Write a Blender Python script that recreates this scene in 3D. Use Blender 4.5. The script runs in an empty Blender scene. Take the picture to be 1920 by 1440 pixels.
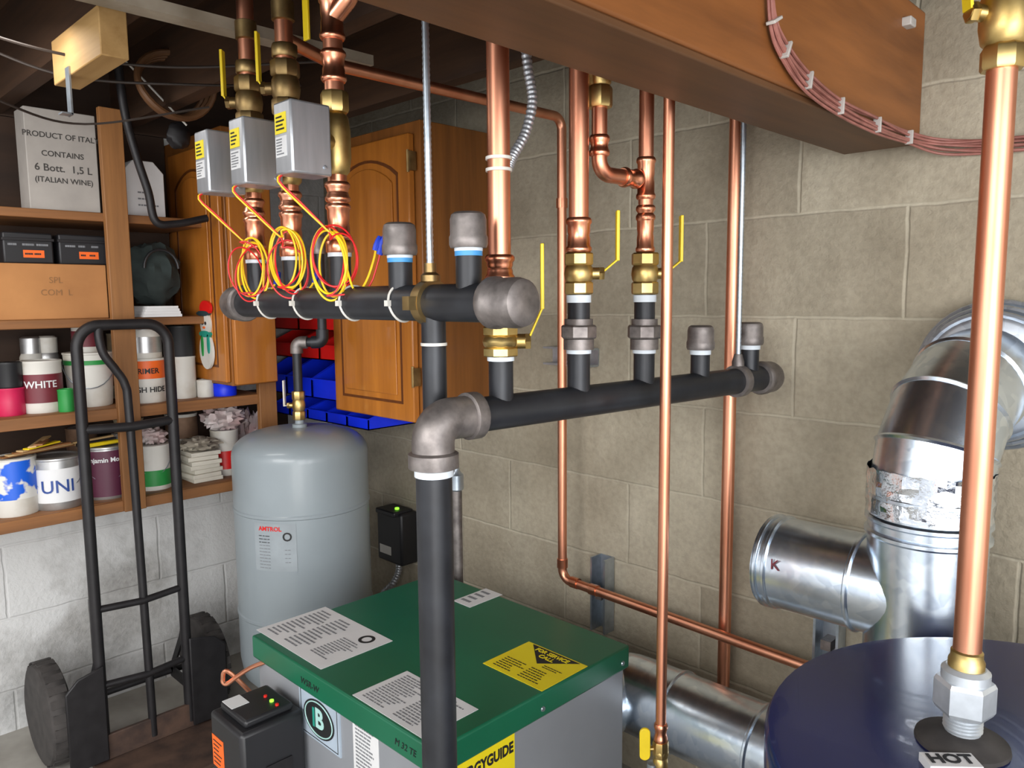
import bpy, bmesh, math, random
from mathutils import Vector as V, Matrix, noise
R=math.radians; PI=math.pi; cos=math.cos; sin=math.sin
random.seed(7)
scn=bpy.context.scene; col=scn.collection
X=V((1,0,0)); Y=V((0,1,0)); Z=V((0,0,1))
# ------------------------------------------------------------------ camera
CP=V((0,0,1.18)); FP=1442.0; AL=R(45.36); PT=R(6.4); RO=R(.5)
fh=V((-cos(AL),sin(AL),0)); fw=fh*cos(PT)-Z*sin(PT); r0=V((sin(AL),cos(AL),0)); u0=r0.cross(fw)
rt=r0*cos(RO)-u0*sin(RO); up=u0*cos(RO)+r0*sin(RO)
cd=bpy.data.cameras.new('camera'); cam=bpy.data.objects.new('camera',cd); col.objects.link(cam)
cd.sensor_width=36; cd.lens=36*FP/1920; cd.clip_start=.02
cam.matrix_world=Matrix(((rt.x,up.x,-fw.x,CP.x),(rt.y,up.y,-fw.y,CP.y),(rt.z,up.z,-fw.z,CP.z),(0,0,0,1)))
scn.camera=cam
def ray(px,py): return fw+rt*((px-960)/FP)-up*((py-720)/FP)
def AX(px,py,x): d=ray(px,py); return CP+d*((x-CP.x)/d.x)
def AY(px,py,y): d=ray(px,py); return CP+d*((y-CP.y)/d.y)
def AZ(px,py,z): d=ray(px,py); return CP+d*((z-CP.z)/d.z)
def AT(px,py,t): return CP+ray(px,py)*t
def zp(py,x,y):
    v=(py-720)/FP; q=V((x,y,0))-CP
    return (-v*q.dot(fw)-q.dot(up))/(up.z+v*fw.z)
def proj(p):
    q=V(p)-CP; d=q.dot(fw); return 960+FP*q.dot(rt)/d, 720-FP*q.dot(up)/d
def online(a,b,px):
    lo,hi=-.3,1.3
    s=proj(a.lerp(b,1))[0]>proj(a)[0]
    for _ in range(40):
        m=(lo+hi)/2
        if (proj(a.lerp(b,m))[0]<px)==s: lo=m
        else: hi=m
    return a.lerp(b,(lo+hi)/2)
# ------------------------------------------------------------------ mesh builder
OFF={}
def frame(ax):
    ax=V(ax).normalized(); h=X if abs(ax.x)<.8 else Y
    a=(h-ax*h.dot(ax)).normalized(); return a,ax.cross(a),ax
class MB:
    def __init__(s): s.v=[]; s.f=[]
    def add(s,vs,fs):
        n=len(s.v); s.v+=[V(v) for v in vs]; s.f+=[tuple(i+n for i in f) for f in fs]; return s
    def bx(s,a,b):
        x0,x1=sorted((a[0],b[0])); y0,y1=sorted((a[1],b[1])); z0,z1=sorted((a[2],b[2]))
        return s.add([(x0,y0,z0),(x1,y0,z0),(x1,y1,z0),(x0,y1,z0),(x0,y0,z1),(x1,y0,z1),(x1,y1,z1),(x0,y1,z1)],
            [(0,3,2,1),(4,5,6,7),(0,1,5,4),(1,2,6,5),(2,3,7,6),(3,0,4,7)])
    def box(s,c,e,ux=X,uy=Y,uz=Z):
        c=V(c); vs=[]
        for k in (-.5,.5):
            for a,b in ((-.5,-.5),(.5,-.5),(.5,.5),(-.5,.5)): vs.append(c+ux*a*e[0]+uy*b*e[1]+uz*k*e[2])
        return s.add(vs,[(0,3,2,1),(4,5,6,7),(0,1,5,4),(1,2,6,5),(2,3,7,6),(3,0,4,7)])
    def bar(s,a,b,w,th,wd):
        a=V(a); b=V(b); d=b-a; L=d.length; d.normalize(); wd=V(wd); wd=(wd-d*wd.dot(d)).normalized()
        return s.box((a+b)/2,(w,th,L),wd,d.cross(wd),d)
    def lathe(s,prof,o,ax=Z,seg=28,ph=0):
        a,b,c=frame(ax); o=V(o); n=len(s.v); k=len(prof)
        for r,h in prof:
            for i in range(seg):
                t=2*PI*i/seg+ph; s.v.append(o+c*h+a*(r*cos(t))+b*(r*sin(t)))
        for j in range(k-1):
            for i in range(seg):
                i2=(i+1)%seg; s.f.append((n+j*seg+i,n+j*seg+i2,n+(j+1)*seg+i2,n+(j+1)*seg+i))
        if prof[0][0]>1e-6: s.f.append(tuple(n+i for i in reversed(range(seg))))
        if prof[-1][0]>1e-6: s.f.append(tuple(n+(k-1)*seg+i for i in range(seg)))
        return s
    def cyl(s,a,b,r,seg=20,r2=None):
        a=V(a); b=V(b); return s.lathe([(r,0),(r if r2 is None else r2,(b-a).length)],a,b-a,seg)
    def tube(s,pts,r,seg=12,closed=False):
        P=[V(p) for p in pts]; N=len(P); n=len(s.v); nr=None
        for i in range(N):
            if closed: t=P[(i+1)%N]-P[i-1]
            else: t=P[min(i+1,N-1)]-P[max(i-1,0)]
            t.normalize()
            if nr is None: nr=frame(t)[0]
            nr=(nr-t*nr.dot(t)).normalized(); b=t.cross(nr)
            rr=r(i) if callable(r) else r
            for k in range(seg):
                a=2*PI*k/seg; s.v.append(P[i]+nr*(rr*cos(a))+b*(rr*sin(a)))
        for i in range(N if closed else N-1):
            j=(i+1)%N
            for k in range(seg):
                k2=(k+1)%seg; s.f.append((n+i*seg+k,n+i*seg+k2,n+j*seg+k2,n+j*seg+k))
        if not closed:
            s.f.append(tuple(n+k for k in reversed(range(seg)))); s.f.append(tuple(n+(N-1)*seg+k for k in range(seg)))
        return s
    def prism(s,poly,o,ux,uy,d):
        o=V(o); ux=V(ux); uy=V(uy); w=ux.cross(uy).normalized()*d; k=len(poly)
        vs=[o+ux*p[0]+uy*p[1] for p in poly]; vs+=[v+w for v in vs]
        return s.add(vs,[tuple(reversed(range(k))),tuple(range(k,2*k))]+[(i,(i+1)%k,(i+1)%k+k,i+k) for i in range(k)])
    def ell(s,c,rx,ry,rz,seg=16,amp=0,seed=0,fr=2.3):
        c=V(c); n=len(s.v); rings=16
        for j in range(rings+1):
            t=PI*j/rings
            for i in range(seg):
                a=2*PI*i/seg; d=V((sin(t)*cos(a),sin(t)*sin(a),cos(t)))
                k=1+(amp*noise.noise(d*fr+V((seed,seed*.7,0))) if amp else 0)
                s.v.append(c+V((d.x*rx,d.y*ry,d.z*rz))*k)
        for j in range(rings):
            for i in range(seg):
                i2=(i+1)%seg; s.f.append((n+j*seg+i,n+(j+1)*seg+i,n+(j+1)*seg+i2,n+j*seg+i2))
        return s
    def build(s,name,m,parent=None,bevel=0,ang=38,origin=None,label=None):
        if parent is not None: off=OFF[parent.name]
        elif origin is not None: off=V(origin)
        else:
            xs=[v.x for v in s.v]; ys=[v.y for v in s.v]; off=V(((min(xs)+max(xs))/2,(min(ys)+max(ys))/2,min(v.z for v in s.v)))
        me=bpy.data.meshes.new(name); me.from_pydata([tuple(v-off) for v in s.v],[],s.f)
        bm=bmesh.new(); bm.from_mesh(me); bmesh.ops.remove_doubles(bm,verts=bm.verts,dist=1e-6)
        bmesh.ops.recalc_face_normals(bm,faces=bm.faces); bm.to_mesh(me); bm.free()
        me.polygons.foreach_set('use_smooth',[True]*len(me.polygons)); me.set_sharp_from_angle(angle=R(ang))
        me.materials.append(m); o=bpy.data.objects.new(name,me); col.objects.link(o)
        OFF[o.name]=off
        if parent is not None: o.parent=parent
        else: o.location=off
        if bevel:
            b=o.modifiers.new('bevel','BEVEL'); b.width=bevel; b.segments=2; b.limit_method='ANGLE'; b.angle_limit=R(40)
        if label: o['label']=label
        return o
def tag(o,label,cat,group=None):
    o['label']=label; o['category']=cat
    if group: o['group']=group
    return o
def thing(name,label,cat,loc,group=None):
    o=bpy.data.objects.new(name,None); col.objects.link(o); o.location=loc; o.empty_display_size=.05
    OFF[o.name]=V(loc); return tag(o,label,cat,group)
def struct(o): o['kind']='structure'; return o
def fillet(pts,r,n=6):
    P=[V(p) for p in pts]; out=[P[0]]
    for i in range(1,len(P)-1):
        a,b,c=P[i-1],P[i],P[i+1]; d1=(a-b).normalized(); d2=(c-b).normalized(); an=d1.angle(d2)
        if an>3.1: out.append(b); continue
        t=min(r/math.tan(an/2),.49*min((a-b).length,(c-b).length)); re=t*math.tan(an/2)
        ce=b+(d1+d2).normalized()*(re/sin(an/2)); p=(b+d1*t-ce).normalized(); q=(b+d2*t-ce).normalized()
        for k in range(n+1): out.append(ce+p.slerp(q,k/n).normalized()*re)
    out.append(P[-1]); return out
def spline(pts,n=8):
    P=[V(p) for p in pts]; P=[P[0]*2-P[1]]+P+[P[-1]*2-P[-2]]; out=[]
    for i in range(1,len(P)-2):
        for k in range(n):
            t=k/n; a,b,c,d=P[i-1:i+3]
            out.append(.5*((2*b)+(c-a)*t+(2*a-5*b+4*c-d)*t*t+(3*b-a-3*c+d)*t**3))
    out.append(P[-2]); return out
# ------------------------------------------------------------------ materials
def lin(c):
    return tuple(((x/255)/12.92 if x/255<=.04045 else ((x/255+.055)/1.055)**2.4) for x in c)+(1,)
def nodes(name):
    m=bpy.data.materials.new(name); m.use_nodes=True; nt=m.node_tree; return m,nt,nt.nodes['Principled BSDF']
def ramp(nt,src,c1,c2,p0=.3,p1=.7):
    r=nt.nodes.new('ShaderNodeValToRGB'); r.color_ramp.elements[0].color=c1; r.color_ramp.elements[1].color=c2
    r.color_ramp.elements[0].position=p0; r.color_ramp.elements[1].position=p1; nt.links.new(src,r.inputs[0]); return r.outputs[0]
def coord(nt,sc=(1,1,1),loc=(0,0,0)):
    t=nt.nodes.new('ShaderNodeTexCoord'); mp=nt.nodes.new('ShaderNodeMapping'); mp.inputs['Scale'].default_value=sc; mp.inputs['Location'].default_value=loc
    nt.links.new(t.outputs['Object'],mp.inputs[0]); return mp.outputs[0]
def nz(nt,vec,scale,detail=4,rough=.55):
    n=nt.nodes.new('ShaderNodeTexNoise'); n.inputs['Scale'].default_value=scale; n.inputs['Detail'].default_value=detail; n.inputs['Roughness'].default_value=rough
    nt.links.new(vec,n.inputs['Vector']); return n.outputs['Fac']
def bump(nt,b,src,st,dist=.01):
    n=nt.nodes.new('ShaderNodeBump'); n.inputs['Strength'].default_value=st; n.inputs['Distance'].default_value=dist
    nt.links.new(src,n.inputs['Height']); nt.links.new(n.outputs[0],b.inputs['Normal'])
def mat(name,c,rough=.5,metal=0,c2=None,scale=12,st=(1,1,1),bmp=0,spec=.5,coat=0,emit=0,p=(.32,.68)):
    m,nt,b=nodes(name); c=lin(c)
    b.inputs['Roughness'].default_value=rough; b.inputs['Metallic'].default_value=metal; b.inputs['Specular IOR Level'].default_value=spec
    b.inputs['Coat Weight'].default_value=coat
    c2=lin(c2) if c2 else tuple(x*.82 for x in c[:3])+(1,)
    f=nz(nt,coord(nt,st),scale)
    nt.links.new(ramp(nt,f,c2,c,*p),b.inputs['Base Color'])
    if bmp: bump(nt,b,f,bmp,.004)
    if emit: b.inputs['Emission Color'].default_value=c; b.inputs['Emission Strength'].default_value=emit
    return m
def wood(name,c1,c2,axis,rough=.5,fine=26,coat=0):
    m,nt,b=nodes(name); s=[fine,fine,fine]; s[axis]=1.6
    f=nz(nt,coord(nt,tuple(s)),1.0,6,.65)
    s2=[3,3,3]; s2[axis]=1; g=nz(nt,coord(nt,tuple(s2)),1.0,3)
    a=ramp(nt,f,lin(c1),lin(c2),.3,.72)
    mx=nt.nodes.new('ShaderNodeMix'); mx.data_type='RGBA'; mx.blend_type='MULTIPLY'; mx.inputs[0].default_value=1
    nt.links.new(a,mx.inputs[6]); nt.links.new(ramp(nt,g,(.68,.66,.64,1),(1,1,1,1),.3,.65),mx.inputs[7])
    nt.links.new(mx.outputs[2],b.inputs['Base Color']); b.inputs['Roughness'].default_value=rough; b.inputs['Coat Weight'].default_value=coat
    bump(nt,b,f,.15,.003); return m
def blocks(name,c1,c2,mort,ax,offs,paint=None,jmix=.8):
    m,nt,b=nodes(name)
    t=nt.nodes.new('ShaderNodeTexCoord'); sp=nt.nodes.new('ShaderNodeSeparateXYZ'); nt.links.new(t.outputs['Object'],sp.inputs[0])
    cb=nt.nodes.new('ShaderNodeCombineXYZ')
    for k,(src,o) in enumerate(((sp.outputs[ax],offs[0]),(sp.outputs[2],offs[1]))):
        a=nt.nodes.new('ShaderNodeMath'); a.operation='ADD'; a.inputs[1].default_value=o; nt.links.new(src,a.inputs[0]); nt.links.new(a.outputs[0],cb.inputs[k])
    vec=coord(nt); f1=nz(nt,vec,3.4,7,.68); f2=nz(nt,vec,70,3,.6); f3=nz(nt,coord(nt,(1,1,.6),(5,3,1)),1.9,6,.65)
    # slightly wavering joints
    wob=nt.nodes.new('ShaderNodeTexNoise'); wob.inputs['Scale'].default_value=14; nt.links.new(vec,wob.inputs['Vector'])
    sc=nt.nodes.new('ShaderNodeVectorMath'); sc.operation='SCALE'; sc.inputs['Scale'].default_value=.008; nt.links.new(wob.outputs['Color'],sc.inputs[0])
    ad=nt.nodes.new('ShaderNodeVectorMath'); ad.operation='ADD'; nt.links.new(cb.outputs[0],ad.inputs[0]); nt.links.new(sc.outputs[0],ad.inputs[1])
    br=nt.nodes.new('ShaderNodeTexBrick'); nt.links.new(ad.outputs[0],br.inputs['Vector'])
    br.inputs['Scale'].default_value=1; br.inputs['Brick Width'].default_value=.406; br.inputs['Row Height'].default_value=.203
    br.inputs['Mortar Size'].default_value=.0048; br.inputs['Mortar Smooth'].default_value=.75; br.inputs['Bias'].default_value=0
    br.inputs['Color1'].default_value=(.0,.0,.0,1); br.inputs['Color2'].default_value=(1,1,1,1); br.inputs['Mortar'].default_value=(.5,.5,.5,1)
    mx=nt.nodes.new('ShaderNodeMix'); mx.data_type='FLOAT'; mx.inputs[0].default_value=.22
    nt.links.new(f1,mx.inputs[2]); nt.links.new(br.outputs['Color'],mx.inputs[3])
    base=ramp(nt,mx.outputs[0],lin(c1),lin(c2),.26,.74)
    g=nt.nodes.new('ShaderNodeMix'); g.data_type='RGBA'; g.blend_type='MULTIPLY'; g.inputs[0].default_value=.35
    nt.links.new(base,g.inputs[6]); nt.links.new(ramp(nt,f2,(.6,.6,.6,1),(1,1,1,1),.35,.6),g.inputs[7])
    st=nt.nodes.new('ShaderNodeMix'); st.data_type='RGBA'; st.blend_type='MULTIPLY'; st.inputs[0].default_value=.6
    nt.links.new(g.outputs[2],st.inputs[6]); nt.links.new(ramp(nt,f3,(.66,.62,.57,1),(1,1,1,1),.38,.6),st.inputs[7])
    jf=nt.nodes.new('ShaderNodeMath'); jf.operation='MULTIPLY'; nt.links.new(br.outputs['Fac'],jf.inputs[0]); nt.links.new(ramp(nt,f1,(.2,.2,.2,1),(jmix,jmix,jmix,1),.35,.6),jf.inputs[1])
    h=nt.nodes.new('ShaderNodeMix'); h.data_type='RGBA'; nt.links.new(jf.outputs[0],h.inputs[0]); nt.links.new(st.outputs[2],h.inputs[6]); h.inputs[7].default_value=lin(mort)
    out=h.outputs[2]
    if paint:
        k=nt.nodes.new('ShaderNodeMix'); k.data_type='RGBA'; nt.links.new(ramp(nt,nz(nt,vec,2.4,5,.65),(0,0,0,1),(.9,.9,.9,1),.38,.52),k.inputs[0])
        nt.links.new(out,k.inputs[6]); k.inputs[7].default_value=lin(paint); out=k.outputs[2]
    nt.links.new(out,b.inputs['Base Color']); b.inputs['Roughness'].default_value=.9
    inv=nt.nodes.new('ShaderNodeMath'); inv.operation='MULTIPLY_ADD'; nt.links.new(br.outputs['Fac'],inv.inputs[0]); inv.inputs[1].default_value=-1.0; nt.links.new(f2,inv.inputs[2])
    bump(nt,b,inv.outputs[0],.5,.006); return m
def galv(name,c1,c2,rough):
    m,nt,b=nodes(name); v=nt.nodes.new('ShaderNodeTexVoronoi'); v.inputs['Scale'].default_value=60; nt.links.new(coord(nt,(1,1,1)),v.inputs['Vector'])
    sp=nt.nodes.new('ShaderNodeSeparateColor'); nt.links.new(v.outputs['Color'],sp.inputs[0])
    nt.links.new(ramp(nt,sp.outputs[0],lin(c1),lin(c2),.0,1),b.inputs['Base Color']); b.inputs['Metallic'].default_value=1; b.inputs['Roughness'].default_value=rough
    bump(nt,b,nz(nt,coord(nt),9,3),.06,.01); return m
COP=mat('copper',(240,174,142),.36,1,(212,138,108),9,(1,1,.35))
COP2=mat('copper_fitting',(246,178,144),.28,1,(212,132,100),16)
BRASS=mat('brass',(218,192,130),.38,1,(178,150,92),22)
OLDBR=mat('old_brass',(166,142,98),.45,1,(122,100,66),22)
IRON=mat('black_iron',(44,46,51),.42,.25,(31,32,36),18,(1,1,1),.05)
FIT=mat('malleable_iron',(146,139,136),.5,.75,(106,100,98),40,(1,1,1),.15)
STEEL=mat('zinc_steel',(196,206,216),.34,.9,(164,174,184),30)
GALV=galv('galvanized_sheet',(208,220,234),(232,242,252),.27)
FOIL=mat('foil_tape',(236,242,250),.16,1,(216,222,230),26,(1,1,1),.9)
GREY=mat('grey_enamel',(142,151,156),.36,0,(135,144,149),4,coat=.2)
GREEN=mat('green_enamel',(18,98,69),.38,0,(15,90,62),5)
JACK=mat('grey_jacket',(144,147,152),.42,.1,(134,137,142),4)
NAVY=mat('navy_enamel',(10,26,84),.24,0,(8,22,74),4,coat=.25)
BLK=mat('black_plastic',(30,30,33),.45); BLKS=mat('black_steel',(36,34,36),.5,.2,(26,24,26),30,bmp=.1)
RUST=mat('rusty_steel',(92,70,58),.7,.2,(58,45,40),18,bmp=.3)
RUB=mat('rubber',(66,62,60),.85,0,(48,45,44),30,bmp=.2)
YEL=mat('yellow_vinyl',(234,204,30),.42); YLAB=mat('yellow_label',(234,214,24),.5,0,(228,206,22))
RED=mat('red_plastic',(220,28,26),.4); BLUE=mat('blue_plastic',(12,48,236),.4); ORG=mat('orange_label',(240,104,30),.5)
WHT=mat('white_paper',(214,214,215),.55,0,(206,206,207)); WHP=mat('white_plastic',(208,205,198),.5,0,(188,180,165),9,p=(.3,.5)); INK=mat('ink',(28,28,30),.6); GINK=mat('grey_ink',(126,128,132),.6); FINK=mat('faint_ink',(140,100,62),.8)
YW=mat('yellow_wire',(250,205,24),.45); RW=mat('red_wire',(214,30,34),.45); BW=mat('blue_nut',(30,66,205),.4)
ALU=mat('brushed_aluminium',(186,189,194),.4,.75,(168,171,176),60,(1,1,.12)); WIRE=mat('dark_wire',(50,40,34),.6)
CARD=mat('cardboard',(178,124,74),.85,0,(154,104,60),6); PINK=mat('cable_pink',(166,108,98),.5,0,(132,82,72),30)
GRN=mat('green_label',(36,140,62),.5); PURP=mat('purple_label',(84,32,56),.5); MAR=mat('maroon_label',(108,32,44),.5); PNK=mat('raspberry_tin',(202,30,82),.45)
TIN=mat('tin',(196,196,196),.38,.8,(166,166,166),20); DKG=mat('dark_cloth',(46,56,54),.9,0,(30,38,37),20,bmp=.3)
SPLB=mat('blue_splash',(16,90,206),.45,0,(214,212,206),10,p=(.49,.52)); RSTC=mat('rusty_tin',(150,120,96),.6,.4,(96,70,54),12); CRMC=mat('cream_tin',(200,190,164),.55,0,(166,146,114),9)
CRM=mat('cream_tile',(208,202,188),.7); POLY=mat('plastic_bag',(208,202,200),.3,0,(180,148,146),10,bmp=.5)
TAPE=mat('thread_tape',(216,224,232),.6); BTAPE=mat('blue_dope',(70,150,210),.5); LED=mat('green_led',(150,255,60),.4,emit=1.5); REDB=mat('red_button',(220,40,30),.4)
TEAL=mat('teal_paint',(40,150,130),.5); HATB=mat('dark_hat',(40,60,66),.6); STICK=wood('stir_stick',(186,150,98),(214,182,132),1,.7)
PLQ=mat('plaque_grey',(172,186,200),.4); TEALB=mat('pale_teal',(176,218,212),.4); RAG=mat('rag',(176,168,152),.95,0,(120,110,98),9,bmp=.4)
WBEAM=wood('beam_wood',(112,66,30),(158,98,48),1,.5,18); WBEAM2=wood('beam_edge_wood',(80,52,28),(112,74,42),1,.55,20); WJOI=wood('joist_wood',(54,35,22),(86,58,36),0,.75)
WPALE=wood('pale_wood',(168,130,76),(198,160,104),0,.65); WSH=wood('shelf_wood',(118,76,40),(164,110,62),1,.6); WPO=wood('post_wood',(122,80,42),(166,114,64),2,.6)
WPAN=wood('back_panel_wood',(44,29,20),(70,48,32),1,.8,12); WCAB=wood('oak_body_shaded',(116,70,28),(154,96,42),2,.4,30); WCAB2=wood('oak_door',(156,92,34),(194,122,46),2,.3,24,.25); WGRV=wood('oak_groove',(84,44,16),(110,60,24),2,.4,30)  # oak cabinet bodies painted darker than the doors to stand in for shade
WPT=mat('white_painted_wood',(166,156,140),.6,0,(126,114,96),10)
CONC=mat('floor_concrete',(180,177,170),.9,0,(142,138,130),5,bmp=.2)
WY=1.50; WX=-2.40
MBACK=blocks('grey_block',(146,137,119),(194,185,165),(196,188,168),0,(4.741-.004,-1.136+2.03-.004),None,.55)
MLEFT=blocks('painted_block',(164,164,163),(196,196,195),(170,169,166),1,(4.2,-1.136+2.03),(214,214,213),.5)
# ------------------------------------------------------------------ writing
def tmesh(s,size,ext=.0003,shear=0,bold=0):
    cu=bpy.data.curves.new('t','FONT'); cu.body=s; cu.size=size; cu.align_x='CENTER'; cu.align_y='CENTER'; cu.extrude=ext; cu.shear=shear; cu.offset=bold; cu.resolution_u=3
    o=bpy.data.objects.new('t',cu); col.objects.link(o); dg=bpy.context.evaluated_depsgraph_get()
    me=bpy.data.meshes.new_from_object(o.evaluated_get(dg)); bpy.data.objects.remove(o); bpy.data.curves.remove(cu); return me
def text(s,size,o,ux,uy,m,parent,name='lettering',shear=0,bold=0,sx=1):
    me=tmesh(s,size,.0003,shear,bold); o=V(o)-OFF[parent.name]; ux=V(ux).normalized(); uy=V(uy).normalized(); n=ux.cross(uy); ux=ux*sx
    me.transform(Matrix(((ux.x,uy.x,n.x,o.x),(ux.y,uy.y,n.y,o.y),(ux.z,uy.z,n.z,o.z),(0,0,0,1))))
    me.materials.clear(); me.materials.append(m); ob=bpy.data.objects.new(name,me); col.objects.link(ob); ob.parent=parent; OFF[ob.name]=OFF[parent.name]; return ob
def ctext(s,size,c,r,th,z,m,parent,name='lettering',bold=0):
    me=tmesh(s,size,.0002,0,bold); off=OFF[parent.name]
    for v in me.vertices:
        a=th+v.co.x/r; rr=r+.0008+v.co.z; v.co=V((c[0]+rr*cos(a),c[1]+rr*sin(a),z+v.co.y))-off
    me.materials.clear(); me.materials.append(m); ob=bpy.data.objects.new(name,me); col.objects.link(ob); ob.parent=parent; OFF[ob.name]=off; return ob
def printed(parent,o,ux,uy,w,h,rows,cols,m,seed=1,name='print_lines',fill=.42):
    rr=random.Random(seed); mb=MB(); o=V(o); ux=V(ux).normalized(); uy=V(uy).normalized(); n=ux.cross(uy)
    cw=w/cols
    for c in range(cols):
        for r_ in range(rows):
            y=-h/2+h*(r_+.5)/rows; x=-w/2+cw*c+cw*.05; end=x+cw*(.5+.42*rr.random())
            while x<end:
                L=min(end-x,cw*(.05+.12*rr.random())); mb.box(o+ux*(x+L/2)+uy*y+n*.0002,(L,h/rows*fill,.0004),ux,uy,n); x+=L+cw*.025
    return mb.build(name,m,parent)
def plate(parent,o,ux,uy,w,h,m,name,d=.0008,label=None):
    ux=V(ux).normalized(); uy=V(uy).normalized(); n=ux.cross(uy)
    return MB().box(V(o)+n*d/2,(w,h,d),ux,uy,n).build(name,m,parent,label=label)
# ------------------------------------------------------------------ the room
struct(MB().bx((WX-.1,-1.7,-.1),(1.7,WY+.1,0)).build('floor',CONC,origin=(0,0,0)))
struct(MB().bx((WX-.1,WY,0),(1.7,WY+.1,1.85)).build('wall_back',MBACK,origin=(0,0,0)))
struct(MB().bx((WX-.1,-1.7,0),(WX,WY,1.85)).build('wall_left',MLEFT,origin=(0,0,0)))
struct(MB().bx((WX-.1,-1.7,1.85),(1.7,WY+.1,1.95)).build('ceiling',WJOI,origin=(0,0,0)))
struct(MB().bx((WX,-1.7,1.662),(WX+.012,WY,1.85)).build('dark_panel_1',WPAN,origin=(0,0,0)))  # dark panel added over the pale wall top between the joists
jl=['nearest to the camera side','second one in','above the wine carton','beside the bare wood block','behind the zone valve risers','closest to the grey block wall']
for k,y in enumerate((-.7,-.28,.12,.52,.83,1.2)):
    tag(MB().bx((WX+.0125,y-.02,1.665),(1.6,y+.02,1.85)).build('ceiling_joist',WJOI),'dark brown ceiling joist running to the shelf wall, '+jl[k],'joist','ceiling joists')
bm_=thing('support_beam','broad orange-brown timber beam crossing overhead to the block wall','beam',(-.517,.4,1.435))
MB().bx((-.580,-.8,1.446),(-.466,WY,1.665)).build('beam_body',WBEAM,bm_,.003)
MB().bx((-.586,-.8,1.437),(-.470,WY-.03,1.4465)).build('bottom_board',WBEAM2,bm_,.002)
tag(MB().bx((-1.36,.2,1.645),(-1.32,.95,1.6645)).build('painted_batten',WPT),'dull white-painted wooden batten fixed under the ceiling joists','batten')
# ------------------------------------------------------------------ fittings
def cap(mb,o,ax,r,L=.042):
    return mb.lathe([(r*.95,-.002),(r*1.32,-.002),(r*1.42,.002),(r*1.42,.011),(r*1.34,.014),(r*1.34,L*.78),(r*1.24,L*.93),(r*1.0,L),(0,L)],o,ax,26)
def press(mb,o,ax,r,L):
    e=r*.28
    return mb.lathe([(r,0),(r+e*.6,0),(r+e*1.15,.003),(r+e*1.15,.007),(r+e*.6,.010),(r+e*.55,L*.4),(r+e*.25,L*.5),(r+e*.55,L*.6),(r+e*.6,L-.010),(r+e*1.15,L-.007),(r+e*1.15,L-.003),(r+e*.6,L),(r,L)],o,ax,24)
def hexn(mb,o,ax,r,L,seg=6,ph=0):
    return mb.lathe([(r*.92,0),(r,L*.12),(r,L*.88),(r*.92,L)],o,ax,seg,ph)
def ball_valve(x,y,z0,z1,r,hd,label,group='brass ball valves with levers',hl=.085,hm=YEL,bm=BRASS,reach=.03,rise=.012):
    t=thing('ball_valve',label,'valve',(x,y,z0),group); h=z1-z0; hd=V(hd).normalized(); o=V((x,y,z0))
    m=MB(); hexn(m,o,Z,r*1.5,h*.3,8,.39); hexn(m,o+Z*h*.7,Z,r*1.5,h*.3,8,.39)
    m.lathe([(r*1.15,h*.26),(r*1.4,h*.36),(r*1.5,h*.5),(r*1.4,h*.64),(r*1.15,h*.74)],o,Z,22); m.build('valve_body',bm,t,ang=30)
    c=o+Z*h*.5; m=MB(); m.cyl(c,c+hd*(r*2.1),r*.62,14); hexn(m,c+hd*r*2.0,hd,r*.7,.008); m.build('stem',bm,t)
    a=c+hd*(r*2.1+.004); b=a+hd*reach+Z*rise; w=hd.cross(Z)
    m=MB(); m.bar(a-hd*.002,b,.014,.0028,w); m.bar(b-Z*.002,b+Z*hl,.015,.0048,w); m.build('lever_handle',hm,t,.001); return t
# upper header
UY=.66; UZ=1.174; ur=.0245; UA=V((-1.41,UY,UZ)); UB=V((-.62,UY,UZ))
U=lambda px: online(UA,UB,px)
hd_=thing('header_pipe','upper black iron header pipe hung level with two capped stubs','pipe',((UA.x+UB.x)/2,UY,UZ))
xl=U(447).x; xr=U(955).x
MB().cyl((xl,UY,UZ),(xr,UY,UZ),ur,28).build('pipe',IRON,hd_)
m=MB(); cap(m,(xl+.03,UY,UZ),-X,ur*.95,.05); m.build('end_cap',FIT,hd_)
m=MB(); cap(m,(xr-.03,UY,UZ),X,ur*.93,.058); m.build('end_cap',FIT,hd_)
for px,py in ((752,418),(880,398)):
    x=U(px).x; zt=zp(py,x,UY); MB().cyl((x,UY,UZ+.015),(x,UY,zt-.03),.0168,20).build('stub_pipe',IRON,hd_)
    MB().lathe([(.018,zt-.048),(.018,zt-.040)],(x,UY,0),Z,20).build('thread_tape',TAPE,hd_)
    MB().lathe([(.0176,zt-.054),(.0176,zt-.048)],(x,UY,0),Z,20).build('pipe_dope',BTAPE,hd_)
    m=MB(); cap(m,(x,UY,zt-.042),Z,.0172,.042); m.build('stub_cap',FIT,hd_)
for px in (452,508,576,664,757):
    x=U(px).x; m=MB(); m.tube([(x+.003*sin(a*2),UY+(ur+.0012)*cos(a),UZ+(ur+.0012)*sin(a)) for a in [2*PI*k/28 for k in range(28)]],.0018,6,True)
    m.bx((x-.004,UY-ur-.006,UZ-.004),(x+.004,UY-ur,UZ+.004)); m.build('cable_tie',WHP,hd_)
x=U(812).x; MB().cyl((x,UY,.0),(x,UY,UZ-.012),.0165,20).build('drop_pipe',IRON,hd_)
zt=zp(648,x,UY); MB().lathe([(.0178,zt),(.0178,zt+.004)],(x,UY,0),Z,20).build('cable_tie',WHP,hd_)
def hanger(x,y,zc,r,ztop,label):
    t=thing('pipe_hanger',label,'pipe hanger',(x,y,zc),'threaded rod pipe hangers')
    zb=zc+r+.02; n=int((ztop-zb)/.0036)
    MB().tube([(x,y,zb-.006+(ztop-zb+.006)*k/n) for k in range(n+1)],lambda i:.0046 if i%2 else .0053,10).build('threaded_rod',STEEL,t,ang=80)
    return t
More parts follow.
